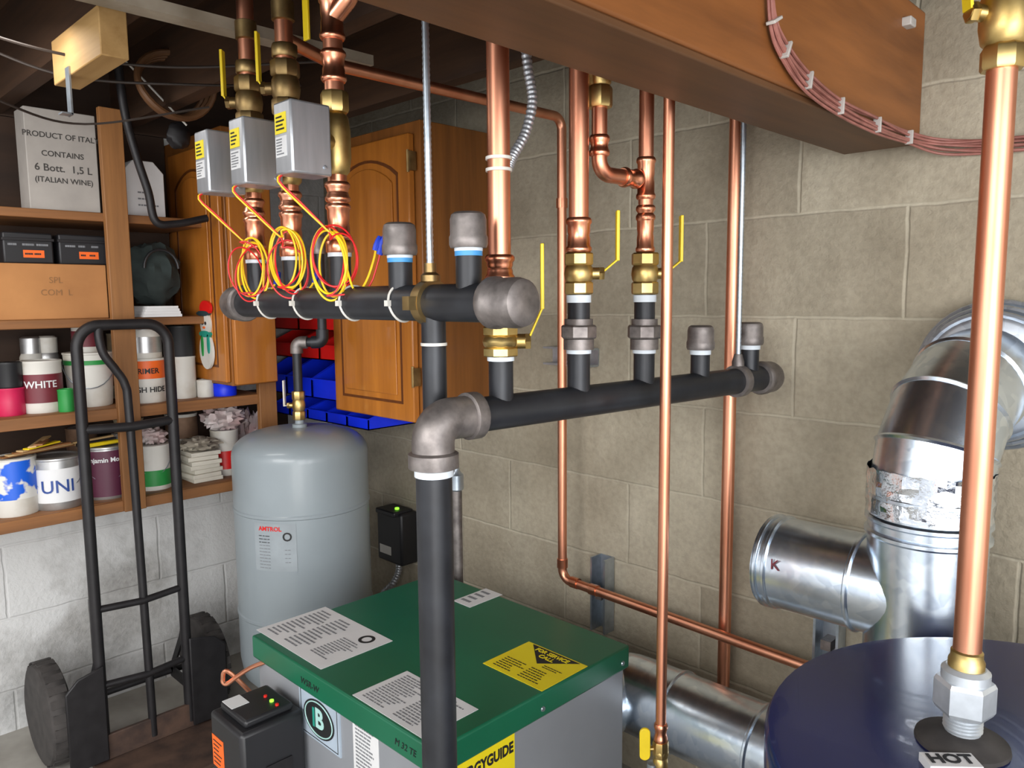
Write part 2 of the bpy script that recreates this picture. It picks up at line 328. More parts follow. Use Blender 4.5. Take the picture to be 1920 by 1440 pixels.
hx=U(808).x; h=hanger(hx,UY,UZ,ur,1.849,'bright threaded rod and split ring holding the upper header')
m=MB(); m.lathe([(ur+.0005,-.008),(ur+.006,-.008),(ur+.006,.008),(ur+.0005,.008)],(hx,UY,UZ),X,28); m.bx((hx-.007,UY-.006-ur-.012,UZ-.009),(hx+.007,UY-ur-.003,UZ+.009)); m.build('split_ring',OLDBR,h)
m=MB(); m.lathe([(.013,ur+.004),(.013,ur+.012),(.008,ur+.016),(.008,ur+.028)],(hx,UY,UZ),Z,16); m.build('ring_socket',OLDBR,h)
# lower header
LZ=1.025; S=V((-.745,.70,LZ)); E=V((-.675,1.435,LZ)); L=lambda px: online(S,E,px); ld=(E-S).normalized()
lr=.0235; lh=thing('header_pipe','lower black iron header pipe reaching the block wall from a grey elbow','pipe',(-.72,1.0,LZ))
e0=online(S,E,884); e1=online(S,E,1440)
MB().cyl(e0,e1,lr,28).build('pipe',IRON,lh)
m=MB(); cap(m,e1-ld*.03,ld,lr*.95,.045); m.build('end_cap',FIT,lh)
vb=V((e0.x-.005,e0.y-.062,0)); vp=[V((vb.x,vb.y,LZ-.056)),V((vb.x,vb.y,LZ)),e0+ld*.004]
MB().tube(fillet(vp,.044,10),.0275,26).build('elbow',FIT,lh)
MB().lathe([(.027,-.018),(.0325,-.016),(.0325,.002),(.027,.005)],(vb.x,vb.y,LZ-.044),Z,26).build('elbow_collar',FIT,lh)
MB().lathe([(.027,-.010),(.0315,-.008),(.0315,.008),(.027,.010)],e0,ld,26).build('elbow_collar',FIT,lh)
MB().cyl((vb.x,vb.y,0),(vb.x,vb.y,LZ-.05),.0235,26).build('vertical_pipe',IRON,lh)
MB().lathe([(.0252,LZ-.071),(.0252,LZ-.061)],(vb.x,vb.y,0),Z,24).build('thread_tape',TAPE,lh)
for px,py in ((1312,610),(1405,604)):
    q=L(px); zt=zp(py,q.x,q.y); MB().cyl((q.x,q.y,LZ+.015),(q.x,q.y,zt-.025),.0165,18).build('stub_pipe',IRON,lh)
    MB().lathe([(.0182,zt-.05),(.0182,zt-.04)],(q.x,q.y,0),Z,18).build('thread_tape',TAPE,lh)
    m=MB(); cap(m,(q.x,q.y,zt-.04),Z,.0168,.04); m.build('stub_cap',FIT,lh)
q=L(1383); h=hanger(q.x,q.y,LZ,lr,1.849,'bright threaded rod and clamp near the block wall')
m=MB(); m.lathe([(lr+.0005,-.008),(lr+.006,-.008),(lr+.006,.008),(lr+.0005,.008)],q,ld,24); m.build('split_ring',FIT,h)
m=MB(); m.lathe([(.011,lr+.004),(.011,lr+.012),(.007,lr+.026)],q,Z,14); m.build('ring_socket',FIT,h)
qa=L(940); qc=L(1085); qd=L(1207)
for q,g in ((qa,0),(qc,1),(qd,1)):
    zt=zp(668 if not g else 655,q.x,q.y); MB().cyl((q.x,q.y,LZ+.015),(q.x,q.y,zt),.0168,18).build('stub_pipe',IRON,lh)
    MB().lathe([(.0185,zt-.006),(.0185,zt+.002)],(q.x,q.y,0),Z,18).build('thread_tape',TAPE,lh)
ball_valve(qa.x,qa.y,zp(668,qa.x,qa.y),zp(612,qa.x,qa.y),.0165,r0,'brass ball valve just below the big end cap',hl=.085,reach=.018,rise=.045)
def copper_up(name,x,y,z0,ztop,r,label,fits,group='vertical copper pipes'):
    t=thing(name,label,'copper pipe',(x,y,z0),group)
    MB().cyl((x,y,z0),(x,y,ztop),r,20).build('pipe',COP,t)
    for a,b in fits: m=MB(); press(m,(x,y,a),Z,r,b-a); m.build('press_fitting',COP2,t)
    return t
za=zp(612,qa.x,qa.y)
pa=copper_up('copper_pipe',qa.x,qa.y,za,1.849,.0152,'thick copper riser strapped with white ties beside flexible conduit',[(za,za+.03),(zp(528,qa.x,qa.y),zp(478,qa.x,qa.y))])
for py in (300,322):
    z=zp(py,qa.x,qa.y); MB().lathe([(.0155,z),(.0176,z),(.0176,z+.004),(.0155,z+.004)],(qa.x,qa.y,0),Z,18).build('cable_tie',WHP,pa)
def union(q,z0,z1,label):
    t=thing('pipe_union',label,'pipe union',(q.x,q.y,z0),'grey pipe unions'); h_=z1-z0
    m=MB(); m.lathe([(.0165,0),(.0225,0),(.0225,h_*.34),(.020,h_*.36)],(q.x,q.y,z0),Z,24); m.build('lower_half',FIT,t)
    m=MB(); m.lathe([(.018,h_*.78),(.021,h_*.8),(.021,h_),(.0165,h_)],(q.x,q.y,z0),Z,24); m.build('upper_half',FIT,t)
    m=MB(); hexn(m,(q.x,q.y,z0+h_*.36),Z,.0272,h_*.44,8,.39); m.build('union_nut',FIT,t,ang=25); return t
for q,la,lb,lc in ((qc,'grey iron union under the middle lever valve','brass lever valve on the middle copper riser','copper riser in the middle above a brass lever valve'),
                (qd,'grey iron union under the valve of the teed riser','brass lever valve on the teed copper riser','copper riser joined by a copper tee to a bypass')):
    u=union(q,zp(655,q.x,q.y),zp(598,q.x,q.y),la); z1=zp(598,q.x,q.y); z2=zp(552,q.x,q.y); z3=zp(474,q.x,q.y)
    MB().cyl((q.x,q.y,z1-.004),(q.x,q.y,z2),.0165,18).build('nipple',IRON,u)
    MB().lathe([(.0182,z2-.012),(.0182,z2-.001)],(q.x,q.y,0),Z,18).build('thread_tape',TAPE,u)
    ball_valve(q.x,q.y,z2,z3,.0145,r0,lb,hl=.07,reach=.022,rise=.02)
    fits=[(z3,z3+.05)]
    if q is qd: fits=[(z3,z3+.06),(zp(350,q.x,q.y)-.02,zp(320,q.x,q.y)+.02),(zp(400,q.x,q.y)-.012,zp(400,q.x,q.y)+.012)]
    copper_up('copper_pipe',q.x,q.y,z3,1.849,.0143 if q is qc else .0115,lc,fits)
# bypass between the risers
qb=L(1122); zb=zp(338,qd.x,qd.y)
bp=thing('bypass_pipe','short copper bypass bending from a brass fitting into the teed riser','copper pipe',(qb.x,qb.y,zb))
MB().tube(fillet([(qb.x,qb.y,1.5),(qb.x,qb.y,zb),(qd.x-ld.x*.016,qd.y-ld.y*.016,zb)],.022,8),.0115,16).build('pipe',COP,bp)
m=MB(); press(m,(qb.x,qb.y,zb+.025),Z,.0115,.03); m.build('press_fitting',COP2,bp)
m=MB(); press(m,V((qd.x,qd.y,zb))-ld*.055,ld,.0115,.036); m.build('press_fitting',COP2,bp)
m=MB(); hexn(m,(qb.x,qb.y,1.455),Z,.019,.03,8); m.lathe([(.014,.03),(.017,.035),(.017,.07),(.013,.075)],(qb.x,qb.y,1.455),Z,18); hexn(m,(qb.x,qb.y,1.53),Z,.02,.03,8); m.cyl((qb.x,qb.y,1.56),(qb.x,qb.y,1.849),.012,16); m.build('brass_fitting',BRASS,bp)
# thin copper lines
ex,ey=-.64,.975
ez=zp(1390,ex,ey); pe=copper_up('copper_pipe',ex,ey,ez,1.849,.0082,'slim copper pipe ending at a small drain valve above the flue',[(ez,ez+.03)])
dv=thing('drain_valve','small brass drain valve with oval yellow grip on the slim pipe','valve',(ex,ey,ez-.06))
m=MB(); hexn(m,(ex,ey,ez-.025),Z,.013,.026,8); m.lathe([(.009,-.06),(.009,-.05),(.012,-.046),(.012,-.03),(.009,-.025)],(ex,ey,ez),Z,16); m.ell((ex,ey,ez-.018),.013,.013,.013,12); m.build('valve_body',BRASS,dv)
gq=V((ex,ey,ez-.012)); gp=gq-r0*.026+Z*.012
m=MB(); m.cyl(gq,gq-r0*.026,.004,10); m.build('stem',BRASS,dv)
pol=[(.0085*cos(a),.0085*sin(a)+(.018 if sin(a)>0 else -.018)) for a in [2*PI*k/20 for k in range(20)]]
m=MB(); m.prism(pol,gp-fh*.004,r0,Z,.005); m.build('lever_grip',YEL,dv,.001)
m=MB(); m.lathe([(.004,0),(.009,.002),(.009,.012),(.004,.014)],gq-r0*.012-Z*.036,Z,14); m.build('hose_outlet',STEEL,dv)
fx,fy=-.795,1.452
copper_up('copper_pipe',fx,fy,.22,1.849,.0132,'long copper pipe against the block wall behind the lower header',[])
bxx,byy=-1.225,1.415; bz=zp(1085,bxx,byy)
pb=thing('copper_line','copper line dropping down the wall and turning along it above the flue','copper pipe',(bxx,byy,bz))
btop=1.60; r2x=U(552).x
MB().tube(fillet([(r2x,UY,btop-.005),(bxx,.80,btop-.004),(bxx,byy,btop),(bxx,byy,bz),(-.40,byy,bz-.02)],.028,8),.0112,16).build('pipe',COP,pb)
for o,a in ((V((bxx,byy,bz+.03)),Z),(V((bxx+.03,byy,bz)),X),(V((bxx+.09,byy,bz-.002)),X),(V((bxx,byy,zp(390,bxx,byy))),Z)):
    m=MB(); m.lathe([(.0112,0),(.0136,0),(.0136,.022),(.0112,.022)],o,a,18); m.build('coupling',COP2,pb)
fc=[AT(*a) for a in ((982,60,1.12),(990,130,1.12),(998,190,1.12),(985,250,1.115),(962,292,1.105),(952,318,1.1))]
pp=spline(fc,26)
fco=MB().tube(pp,lambda i:.0078 if i%4<2 else .0066,12).build('flexible_conduit',ALU,ang=80); tag(fco,'ribbed metal conduit curling down to the thick copper riser','conduit')
def strut(c,e,label,nm='strut_channel'):
    t=thing(nm,label,'strut',c,'strut channel pieces'); cx,cy,cz=c
    MB().bx((cx-e[0]/2,WY-.004,cz-e[2]/2),(cx+e[0]/2,WY,cz+e[2]/2)).build('channel_back',STEEL,t)
    for s in (-1,1):
        if e[2]>e[0]: MB().bx((cx+s*e[0]/2-.0025,WY-e[1],cz-e[2]/2),(cx+s*e[0]/2+.0025,WY-.004,cz+e[2]/2)).build('flange',STEEL,t)
        else: MB().bx((cx-e[0]/2,WY-e[1],cz+s*e[2]/2-.0025),(cx+e[0]/2,WY-.004,cz+s*e[2]/2+.0025)).build('flange',STEEL,t)
    m=MB(); m.box((cx,WY-e[1]*.5,cz),(.02,e[1]*.9,.02)); m.build('clamp_nut',FIT,t)
q=AY(1130,1113,WY-.02); strut((q.x,WY-.02,q.z),(.041,.041,.19),'upright steel strut piece on the wall above the boiler')
q=AY(1555,1205,WY-.02); strut((q.x,WY-.02,q.z),(.045,.041,.14),'upright steel strut piece under the flue tee')
q=AY(1070,668,WY-.02); strut((q.x,WY-.02,q.z),(.15,.041,.041),'short level strut piece behind the middle riser')
# ------------------------------------------------------------------ zone valves
for k,(px,who) in enumerate(((484,'leftmost'),(552,'middle'),(640,'rightmost'))):
    x=U(px).x; zt=UZ+ur
    lab=('zone valve with square aluminium cover on the %s header riser'%who)
    t=thing('zone_valve',lab,'zone valve',(x,UY,zt),'zone valves on the upper header')
    MB().cyl((x,UY,UZ+.012),(x,UY,1.25),.0165,18).build('nipple',IRON,t)
    MB().lathe([(.018,1.244),(.018,1.252)],(x,UY,0),Z,18).build('thread_tape',TAPE,t)
    m=MB(); hexn(m,(x,UY,1.25),Z,.021,.018,8); press(m,(x,UY,1.268),Z,.0143,.055); press(m,(x,UY,1.325),Z,.0143,.03); m.cyl((x,UY,1.27),(x,UY,1.37),.0143,20); m.build('press_fitting',COP2,t)
    m=MB(); m.lathe([(.0143,1.365),(.019,1.37),(.022,1.39),(.022,1.43),(.019,1.45),(.0143,1.456)],(x,UY,0),Z,22); m.cyl((x,UY,1.41),(x+.01,UY-.035,1.41),.014,14); m.build('valve_body',BRASS,t)
    bc=V((x+.011,UY-.062,1.406)); bs=V((.047,.064,.100))
    hb=MB().bx(bc-bs/2,bc+bs/2).build('actuator_cover',ALU,t,.003)
    f0=V((bc.x,bc.y-bs.y/2,bc.z))
    plate(hb,f0+V((-.004,0,.020)),X,Z,.03,.028,YLAB,'warning_sticker'); printed(hb,f0+V((-.004,-.001,.020)),X,Z,.024,.022,4,1,INK,k)
    plate(hb,f0+V((-.004,0,-.012)),X,Z,.03,.028,WHT,'rating_sticker'); printed(hb,f0+V((-.004,-.001,-.012)),X,Z,.026,.024,6,1,GINK,k+3)
    MB().lathe([(.003,0),(.003,.0015),(0,.002)],(bc.x+bs.x/2,bc.y+.02,bc.z-.038),X,10).build('cover_screw',STEEL,hb)
    c=V((x,UY,1.234))-fh*.036
    for wi,(wm,nm) in enumerate(((YW,'yellow_wire'),(RW,'red_wire'))):
        rr=random.Random(k*7+wi*3+1)
        st=bc+V((-.016+.004*wi,-.024,-bs.z/2+.004)); P=[st,st+V((-.002,-.008,-.012)),st.lerp(c+Z*.05,.45)+V((-.004,-.012,-.006+.003*wi)),c+Z*.045-r0*.006-fh*.006]
        n=60; turns=3.3 if wi==0 else 2.6; ph=rr.random()*.6
        for i in range(n+1):
            a=PI*.62-2*PI*turns*i/n; s_=1+.26*sin(i*.33+wi*2.4+k*1.7); P.append(c+r0*((.024+.003*wi)*s_*cos(a)+.006*sin(i*.17+k))+Z*((.047-.004*wi)*s_*sin(a)-.003*sin(i*.21+wi))-fh*(.008*sin(i*.31+wi*2+ph)+.003*wi))
        if k==2: P+= [c+r0*.03-Z*.045-fh*.005,c+r0*(.046+.006*wi)-Z*(.03+.004*wi)-fh*.006,c+r0*(.058+.006*wi)+Z*(-.004*wi)-fh*.006,c+r0*(.064+.006*wi)+Z*(.024-.006*wi)-fh*.006]
        else: P+=[c+r0*.022-Z*.042,c+r0*.036-Z*.036,c+r0*.046-Z*.02]
        MB().tube(spline(P,3),.0017 if wi==0 else .0014,6).build(nm,wm,t)
        for j in range(2 if k==2 else 1):
            q=P[-1]+r0*.009*j; m=MB(); m.lathe([(.0046,-.008),(.0052,0),(.0044,.008),(.0026,.014),(0,.0145)],q+Z*.004*j,(r0*.35+Z).normalized(),8); m.build('wire_nut',BW,t)
    if k<2:
        ball_valve(x,UY,1.475,1.56,.0155,-r0,'old brass lever valve above the %s zone valve'%who,'brass valves above the zone valves',hl=.075,bm=OLDBR,reach=.006,rise=.012)
        r=copper_up('copper_pipe',x,UY,1.56,1.849,.0143,'copper pipe rising above the %s zone valve'%who,[],'copper pipes above the zone valves')
        m=MB(); m.cyl((x,UY,1.45),(x,UY,1.478),.0143,18); m.build('press_fitting',COP2,r)
        m=MB(); hexn(m,(x,UY,1.565),Z,.021,.02,8); m.build('brass_nut',OLDBR,r)
        m=MB(); m.lathe([(.0143,1.62),(.018,1.622),(.018,1.65),(.0143,1.652)],(x,UY,0),Z,18); m.build('brass_adapter',OLDBR,r)
    else:
        r=copper_up('copper_pipe',x,UY,1.455,1.849,.0143,'copper pipe with stacked tees above the rightmost zone valve',[(1.50,1.545),(1.56,1.62),(1.635,1.66)],'copper pipes above the zone valves')
        m=MB(); hexn(m,(x,UY,1.456),Z,.021,.03,8); m.build('brass_adapter',BRASS,r)
        m=MB(); m.tube(fillet([(x,UY,1.59),(x+.03,UY+.01,1.615),(x+.06,UY+.02,1.70),(x+.06,UY+.02,1.849)],.02),.0143,16); press(m,V((x+.06,UY+.02,1.68)),Z,.0143,.04); m.build('branch_pipe',COP2,r)
        tag(MB().bx((x-.075,UY-.004,1.575),(x-.060,UY,1.6645)).build('hanging_tag',YEL,bevel=.001),'long yellow plastic grip hanging beside the stacked copper tees','tag')
# ------------------------------------------------------------------ expansion tank
tc=AT(566,900,2.15); tx,ty=tc.x,tc.y; tr=.183; tt=zp(800,tx,ty)
et=thing('expansion_tank','grey steel expansion tank with domed top beside the boiler','tank',(tx,ty,0))
m=MB(); pr=[(.11,.10),(tr*.8,.115),(tr*.96,.15),(tr,.20)]
for zb_ in (.33,.62): pr+=[(tr,zb_-.006),(tr+.0025,zb_-.003),(tr+.0025,zb_+.003),(tr,zb_+.006)]
dh=.07
pr+=[(tr,tt-dh)]+[(tr*cos(a)**.62 if a<1.5 else 0,tt-dh+dh*sin(a)**.95) for a in [R(9*k) for k in range(1,11)]]
pr[-1]=(0,tt)
m.lathe(pr,(tx,ty,0),Z,56); m.build('vessel',GREY,et)
m=MB(); m.lathe([(tr*.72,0),(tr*.78,.01),(tr*.72,.16),(tr*.70,.16),(tr*.70,0)],(tx,ty,0),Z,40); m.build('base_ring',GREY,et)
dth=math.atan2(-ty,-tx); lth=dth-.42
m=MB(); n=14; w_=.115
vs=[];z0_,z1_=zp(1072,tx+.13,ty-.13),zp(983,tx+.13,ty-.13)
for i in range(n+1):
    a=lth+(i/n-.5)*w_/tr
    for z_ in (z0_,z1_):
        vs.append((tx+(tr+.0008)*cos(a),ty+(tr+.0008)*sin(a),z_))
m.add(vs,[(2*i,2*i+2,2*i+3,2*i+1) for i in range(n)]); lb=m.build('tank_label',mat('label_grey',(150,158,163),.42),et)
ctext('AMTROL',.016,(tx,ty),tr+.001,lth-.06,z1_-.014,RED,lb,bold=.0004)
for i in range(11): ctext(['--- -- ----','---- --- --','-- ----- --'][i%3],.009,(tx,ty),tr+.001,lth-.15,z1_-.032-.0085*i,INK if i<3 else GINK,lb,'print_lines',bold=.0004)
ctext('o',.05,(tx,ty),tr+.001,lth+.19,z1_-.03,INK,lb,'diagram_mark')
for i in range(4): ctext('-- --',.009,(tx,ty),tr+.001,lth+.19,z1_-.068-.011*i,GINK,lb,'print_lines',bold=.0004)
m=MB(); m.lathe([(.020,0),(.020,.012),(.012,.014),(.012,.03)],(tx,ty,tt-.004),Z,18); m.build('threaded_boss',GREY,et)
z1=zp(740,tx,ty)
vv=ball_valve(tx,ty,tt+.02,z1+.01,.012,-r0,'small brass valve with white lever on top of the grey tank',hm=WHP,hl=.07,reach=.01,rise=.0)
zel=zp(642,tx,ty); td=V((tx,ty,zel))+r0*.072
tp=thing('tank_feed_pipe','black iron feed pipe with elbows rising from the grey tank valve','pipe',(tx,ty,z1))
MB().tube([(tx,ty,z1+.008),(tx,ty,zel-.02)],.0125,16).build('pipe',IRON,tp)
MB().tube([V((tx,ty,zel))+r0*.015,td-r0*.01],.0125,16).build('cross_pipe',IRON,tp)
ztop=zp(440,td.x,td.y); MB().cyl((td.x,td.y,zel+.02),(td.x,td.y,ztop-.03),.0125,16).build('riser_pipe',IRON,tp)
m=MB(); m.tube(fillet([V((tx,ty,zel-.03)),V((tx,ty,zel)),V((tx,ty,zel))+r0*.03],.02),.017,16); m.build('elbow',FIT,tp)
m=MB(); m.tube(fillet([td-r0*.03,td,td+Z*.035],.02),.017,16); m.build('elbow',IRON,tp)
m=MB(); cap(m,(td.x,td.y,ztop-.05),Z,.0135,.05); m.build('pipe_cap',FIT,tp)
# ------------------------------------------------------------------ boiler
bx0,bx1,by0,by1,bzt=-1.432,-.850,.69,1.182,.503
bo=thing('boiler','grey steel boiler with green lid and paper labels','boiler',((bx0+bx1)/2,(by0+by1)/2,0))
MB().bx((bx0+.008,by0+.008,.0),(bx1-.008,by1-.008,bzt-.045)).build('jacket',JACK,bo,.004)
lid=MB().bx((bx0,by0,bzt-.046),(bx1,by1,bzt)).build('lid',GREEN,bo,.004)
for yy in (.02,.24,.47):
    q=V((bx1,by0+yy,bzt-.03)); m=MB(); m.lathe([(.005,0),(.004,.002),(0,.0025)],q,X,12); m.build('screw',STEEL,lid)
def toplabel(pts,m_,nm):
    P=[AZ(*p,bzt) for p in pts]; c=sum(P,V())/4; w=max(p.x for p in P)-min(p.x for p in P); h_=max(p.y for p in P)-min(p.y for p in P)
    return c,w,h_,plate(lid,c,X,Y,w,h_,m_,nm)
c,w,h_,l=toplabel(((495,1190),(600,1140),(722,1195),(610,1250)),WHT,'instruction_label')
printed(l,c+Z*.001-X*w*.18,X,Y,w*.55,h_*.84,13,2,GINK,3); printed(l,c+Z*.001+X*w*.3-Y*h_*.1,X,Y,w*.3,h_*.5,11,1,GINK,5)
m=MB(); q=c+V((w*.33,h_*.3,.001)); m.lathe([(h_*.065,0),(h_*.105,0),(h_*.105,.0004),(h_*.065,.0004)],q,Z,24); m.f=[f for f in m.f if len(f)==4]; m.build('round_mark',INK,l)
c,w,h_,l=toplabel(((672,1298),(765,1260),(887,1335),(790,1385)),WHT,'wiring_label')
printed(l,c+Z*.001,X,Y,w*.9,h_*.86,15,2,GINK,9)
c,w,h_,l=toplabel(((915,1245),(985,1205),(1100,1248),(1015,1295)),YLAB,'service_label')
m=MB(); m.prism([(-w*.40,h_*.47),(w*.40,h_*.47),(0,h_*.04)],c+Z*.001,X,Y,.0004); m.build('black_triangle',INK,l)
text('FOR SERVICE',.0155,c+V((0,h_*.38,.0016)),X,Y,YLAB,l,bold=.0004,sx=.9); text('CALL',.0155,c+V((0,h_*.25,.0016)),X,Y,YLAB,l,bold=.0004)
printed(l,c+V((0,-h_*.25,.001)),X,Y,w*.84,h_*.36,6,2,INK,11,fill=.3); printed(l,c+V((w*.26,h_*.04,.001)),X,Y,w*.34,h_*.1,2,1,INK,12,fill=.3)
c,w,h_,l=toplabel(((855,1125),(912,1105),(937,1115),(880,1140)),WHT,'small_label'); printed(l,c+Z*.001,X,Y,w*.85,h_*.8,4,1,GINK,13)
fy_=by0+.008
a=AY(562,1282,fy_); b=AY(642,1420,fy_); cx=(a.x+b.x)/2; w=abs(b.x-a.x); h_=.092; cz=(zp(1282,a.x,fy_)+zp(1418,b.x,fy_))/2
pl=plate(bo,(cx,fy_,cz),X,Z,w*.98,h_,PLQ,'logo_plaque',.003)
MB().tube([(cx+sx*w*.44,fy_-.0032,cz+sz*h_*.45) for sx,sz in ((-1,-1),(1,-1),(1,1),(-1,1))],.0009,6,True).build('plaque_border',INK,pl)
ov=[2*PI*k/36 for k in range(36)]
m=MB(); m.prism([(w*.37*cos(t),h_*.39*sin(t)) for t in ov],(cx,fy_-.003,cz),X,Z,.001); m.build('oval_badge',INK,pl)
MB().tube([(cx+w*.33*cos(t),fy_-.0042,cz+h_*.345*sin(t)) for t in ov],.0012,6,True).build('oval_ring',TEALB,pl)
text('B',h_*.56,(cx+.003,fy_-.0045,cz),X,Z,TEALB,pl,bold=.0016)
MB().bx((cx-w*.135,fy_-.0052,cz-h_*.20),(cx-w*.095,fy_-.0041,cz+h_*.20)).build('green_stripe',TEAL,pl)
text('WSR-W',.018,(cx-.02,by0-.0006,bzt-.026),X,Z,INK,lid,'handwriting',shear=.2); text('M 32 TE',.016,(bx1-.075,by0-.0006,bzt-.026),X,Z,INK,lid,'handwriting',shear=.2)
l=plate(bo,(b.x+.075,fy_,cz-.015),X,Z,.075,.12,WHT,'rating_sheet'); printed(l,(b.x+.075,fy_-.001,cz-.015),X,Z,.066,.11,16,1,GINK,21)
ex_=bx1-.008; a=AX(850,1395,ex_); b=AX(964,1362,ex_); cy=(a.y+b.y)/2; w=abs(b.y-a.y); zt=b.z
l=plate(bo,(ex_,cy,zt-.075),Y,Z,w,.15,YLAB,'energy_label')
text('ENERGYGUIDE',.026,(ex_+.0012,cy-.006,zt-.034),Y,Z,INK,l,bold=.001,sx=.8); m=MB(); m.prism([(-.01,0),(.01,0),(0,-.018)],(ex_+.001,cy-.005,zt-.05),Y,Z,.0005); m.build('arrow_mark',INK,l)
printed(l,(ex_+.001,cy,zt-.1),Y,Z,w*.8,.07,6,1,INK,31,fill=.25)
# burner control
bc=thing('burner_control','black burner control box with orange sticker in front of the boiler','control box',(-1.295,.61,.19))
body=MB().bx((-1.358,.565,.17),(-1.232,.69,.422)).build('housing',BLK,bc,.008)
m=MB(); m.bx((-1.345,.58,.422),(-1.245,.675,.437)); m.build('top_panel',BLK,bc,.005)
plate(body,(-1.322,.60,.4373),X,Y,.040,.034,WHT,'white_sticker')
for i,(dx,mm,nm,s_) in enumerate(((.0,REDB,'red_button',.0035),(.024,LED,'status_light',.004),(.044,REDB,'red_button',.0035))):
    m=MB(); m.lathe([(s_,0),(s_,.003),(0,.005)],(-1.30+dx,.648,.437),Z,14); m.build(nm,mm,bc)
plate(body,(-1.327,.565,.35),X,Z,.045,.06,ORG,'orange_sticker'); printed(body,(-1.327,.564,.35),X,Z,.038,.05,6,1,INK,41,fill=.25)
plate(body,(-1.232,.635,.31),Y,Z,.05,.07,BLKS,'ribbed_plate',.003)
ol=MB().tube(spline([AT(a,b,1.55) for a,b in ((500,1240),(470,1252),(445,1268),(425,1282),(418,1275),(432,1262))]+[V((-1.40,.72,.32))],8),.0045,8).build('oil_line',COP); tag(ol,'thin bent copper oil line beside the black burner control','copper tube')
# aquastat on wall
q=AY(748,1002,WY-.03); aq=thing('aquastat','black control box on the wall between grey tank and black pipe','control box',(q.x,WY-.035,q.z))
MB().bx((q.x-.065,WY-.07,q.z-.085),(q.x+.065,WY,q.z+.085)).build('housing',BLK,aq,.008)
MB().bx((q.x-.05,WY-.085,q.z+.075),(q.x+.05,WY-.01,q.z+.092)).build('top_panel',BLK,aq,.004)
MB().lathe([(.007,0),(.007,.005),(0,.007)],(q.x+.02,WY-.05,q.z+.092),Z,12).build('status_light',LED,aq)
plate(aq,(q.x-.02,WY-.07,q.z-.045),X,Z,.06,.028,WHP,'white_sticker')
fl=spline([(q.x,WY-.035,q.z-.08),(q.x,WY-.035,q.z-.12),(q.x-.01,WY-.05,q.z-.16),(q.x-.04,WY-.07,q.z-.2),(q.x-.03,WY-.08,q.z-.24)],20)
MB().tube(fl,lambda i:.011 if i%4<2 else .0092,10).build('conduit_tail',ALU,aq,ang=80)
q=AT(856,880,1.9); gx,gy=q.x,q.y
gp=thing('relief_pipe','grey steel relief pipe standing behind the thick black pipe','pipe',(gx,gy,.3)); gz=zp(905,gx,gy)
MB().cyl((gx,gy,0),(gx,gy,gz),.0125,16).build('pipe',FIT,gp); m=MB(); m.lathe([(.013,0),(.017,.004),(.017,.04),(.008,.05),(.006,.07),(0,.072)],(gx,gy,gz-.02),Z,16); m.build('relief_head',STEEL,gp)
# ------------------------------------------------------------------ flue
vx,vy,vr=-.358,1.275,.084
fz=.348; sz=zp(1095,vx,vy)-.02; exz=1.045; ez0=.872
fu=thing('flue_pipe','galvanized flue pipe rising behind the blue tank and elbowing into the wall','flue',(vx,vy,.2))
MB().cyl((vx,vy,.2),(vx,vy,sz+.12),vr,44).build('tee_body',GALV,fu)
MB().lathe([(vr-.001,sz+.11),(vr+.001,sz+.11),(vr+.001,ez0),(vr-.001,ez0)],(vx,vy,0),Z,44).build('straight_pipe',GALV,fu)
for z_ in (ez0,.812,sz+.125):
    MB().lathe([(vr,-.006),(vr+.005,-.002),(vr+.005,.003),(vr,.007)],(vx,vy,z_),Z,44).build('crimp_bead',GALV,fu)
zt0=sz+.135; n=48; rings=9; vs=[];fs=[]; rr=random.Random(2)
for j in range(rings):
    for i in range(n):
        a=2*PI*i/n; d=vr+.003+.003*rr.random(); vs.append((vx+d*cos(a),vy+d*sin(a),zt0+.07*j/(rings-1)+.005*(rr.random()-.5)))
for j in range(rings-1):
    for i in range(n): fs.append((j*n+i,j*n+(i+1)%n,(j+1)*n+(i+1)%n,(j+1)*n+i))
m=MB(); m.add(vs,fs); m.build('foil_tape_wrap',FOIL,fu,ang=12)
re=exz-ez0; ed=V((.16,.987,0))
el=[V((vx,vy,ez0+re*sin(a)))+ed*(re*(1-cos(a))) for a in [R(90)*k/4 for k in range(5)]]
m=MB(); m.tube(el,vr+.001,44); m.build('gored_elbow',GALV,fu,ang=12)
for i in (1,2,3):
    t_=(el[i+1]-el[i-1]).normalized(); m=MB(); m.lathe([(vr+.001,-.004),(vr+.0045,0),(vr+.001,.004)],el[i],t_,44); m.build('gore_seam',GALV,fu)
we=el[-1]+ed*((WY-.001-el[-1].y)/ed.y)
MB().cyl(el[-1],we,vr,44).build('wall_stub',GALV,fu)
br_=.079; x0b=vx-.252
MB().lathe([(br_-.002,0),(br_,0),(br_,.24),(br_-.003,.24)],(x0b,vy,sz),X,44).build('tee_branch',GALV,fu)
for dx in (.002,.018,.155): MB().lathe([(br_,0),(br_+.004,.003),(br_+.004,.007),(br_,.010)],(x0b+dx,vy,sz),X,44).build('branch_bead',GALV,fu)
text('K',.026,(x0b+.045,vy-br_-.0005,sz+.02),X,Z,MAR,fu,'stamped_mark')
MB().lathe([(br_,0),(br_,.005)],(x0b-.0005,vy,sz),X,44).build('branch_cap',GALV,fu)
ff=thing('horizontal_flue','shiny horizontal flue pipe running low from behind the boiler','flue',(-.8,vy,fz))
fe=vx-vr-.003
MB().tube(fillet([(-.945,by1-.007,fz),(-.945,vy,fz),(fe,vy,fz)],.1,8),br_,44).build('pipe',GALV,ff)
for x_ in (-.80,-.62): MB().lathe([(br_,0),(br_+.004,.003),(br_+.004,.007),(br_,.01)],(x_,vy,fz),X,44).build('crimp_bead',GALV,ff)
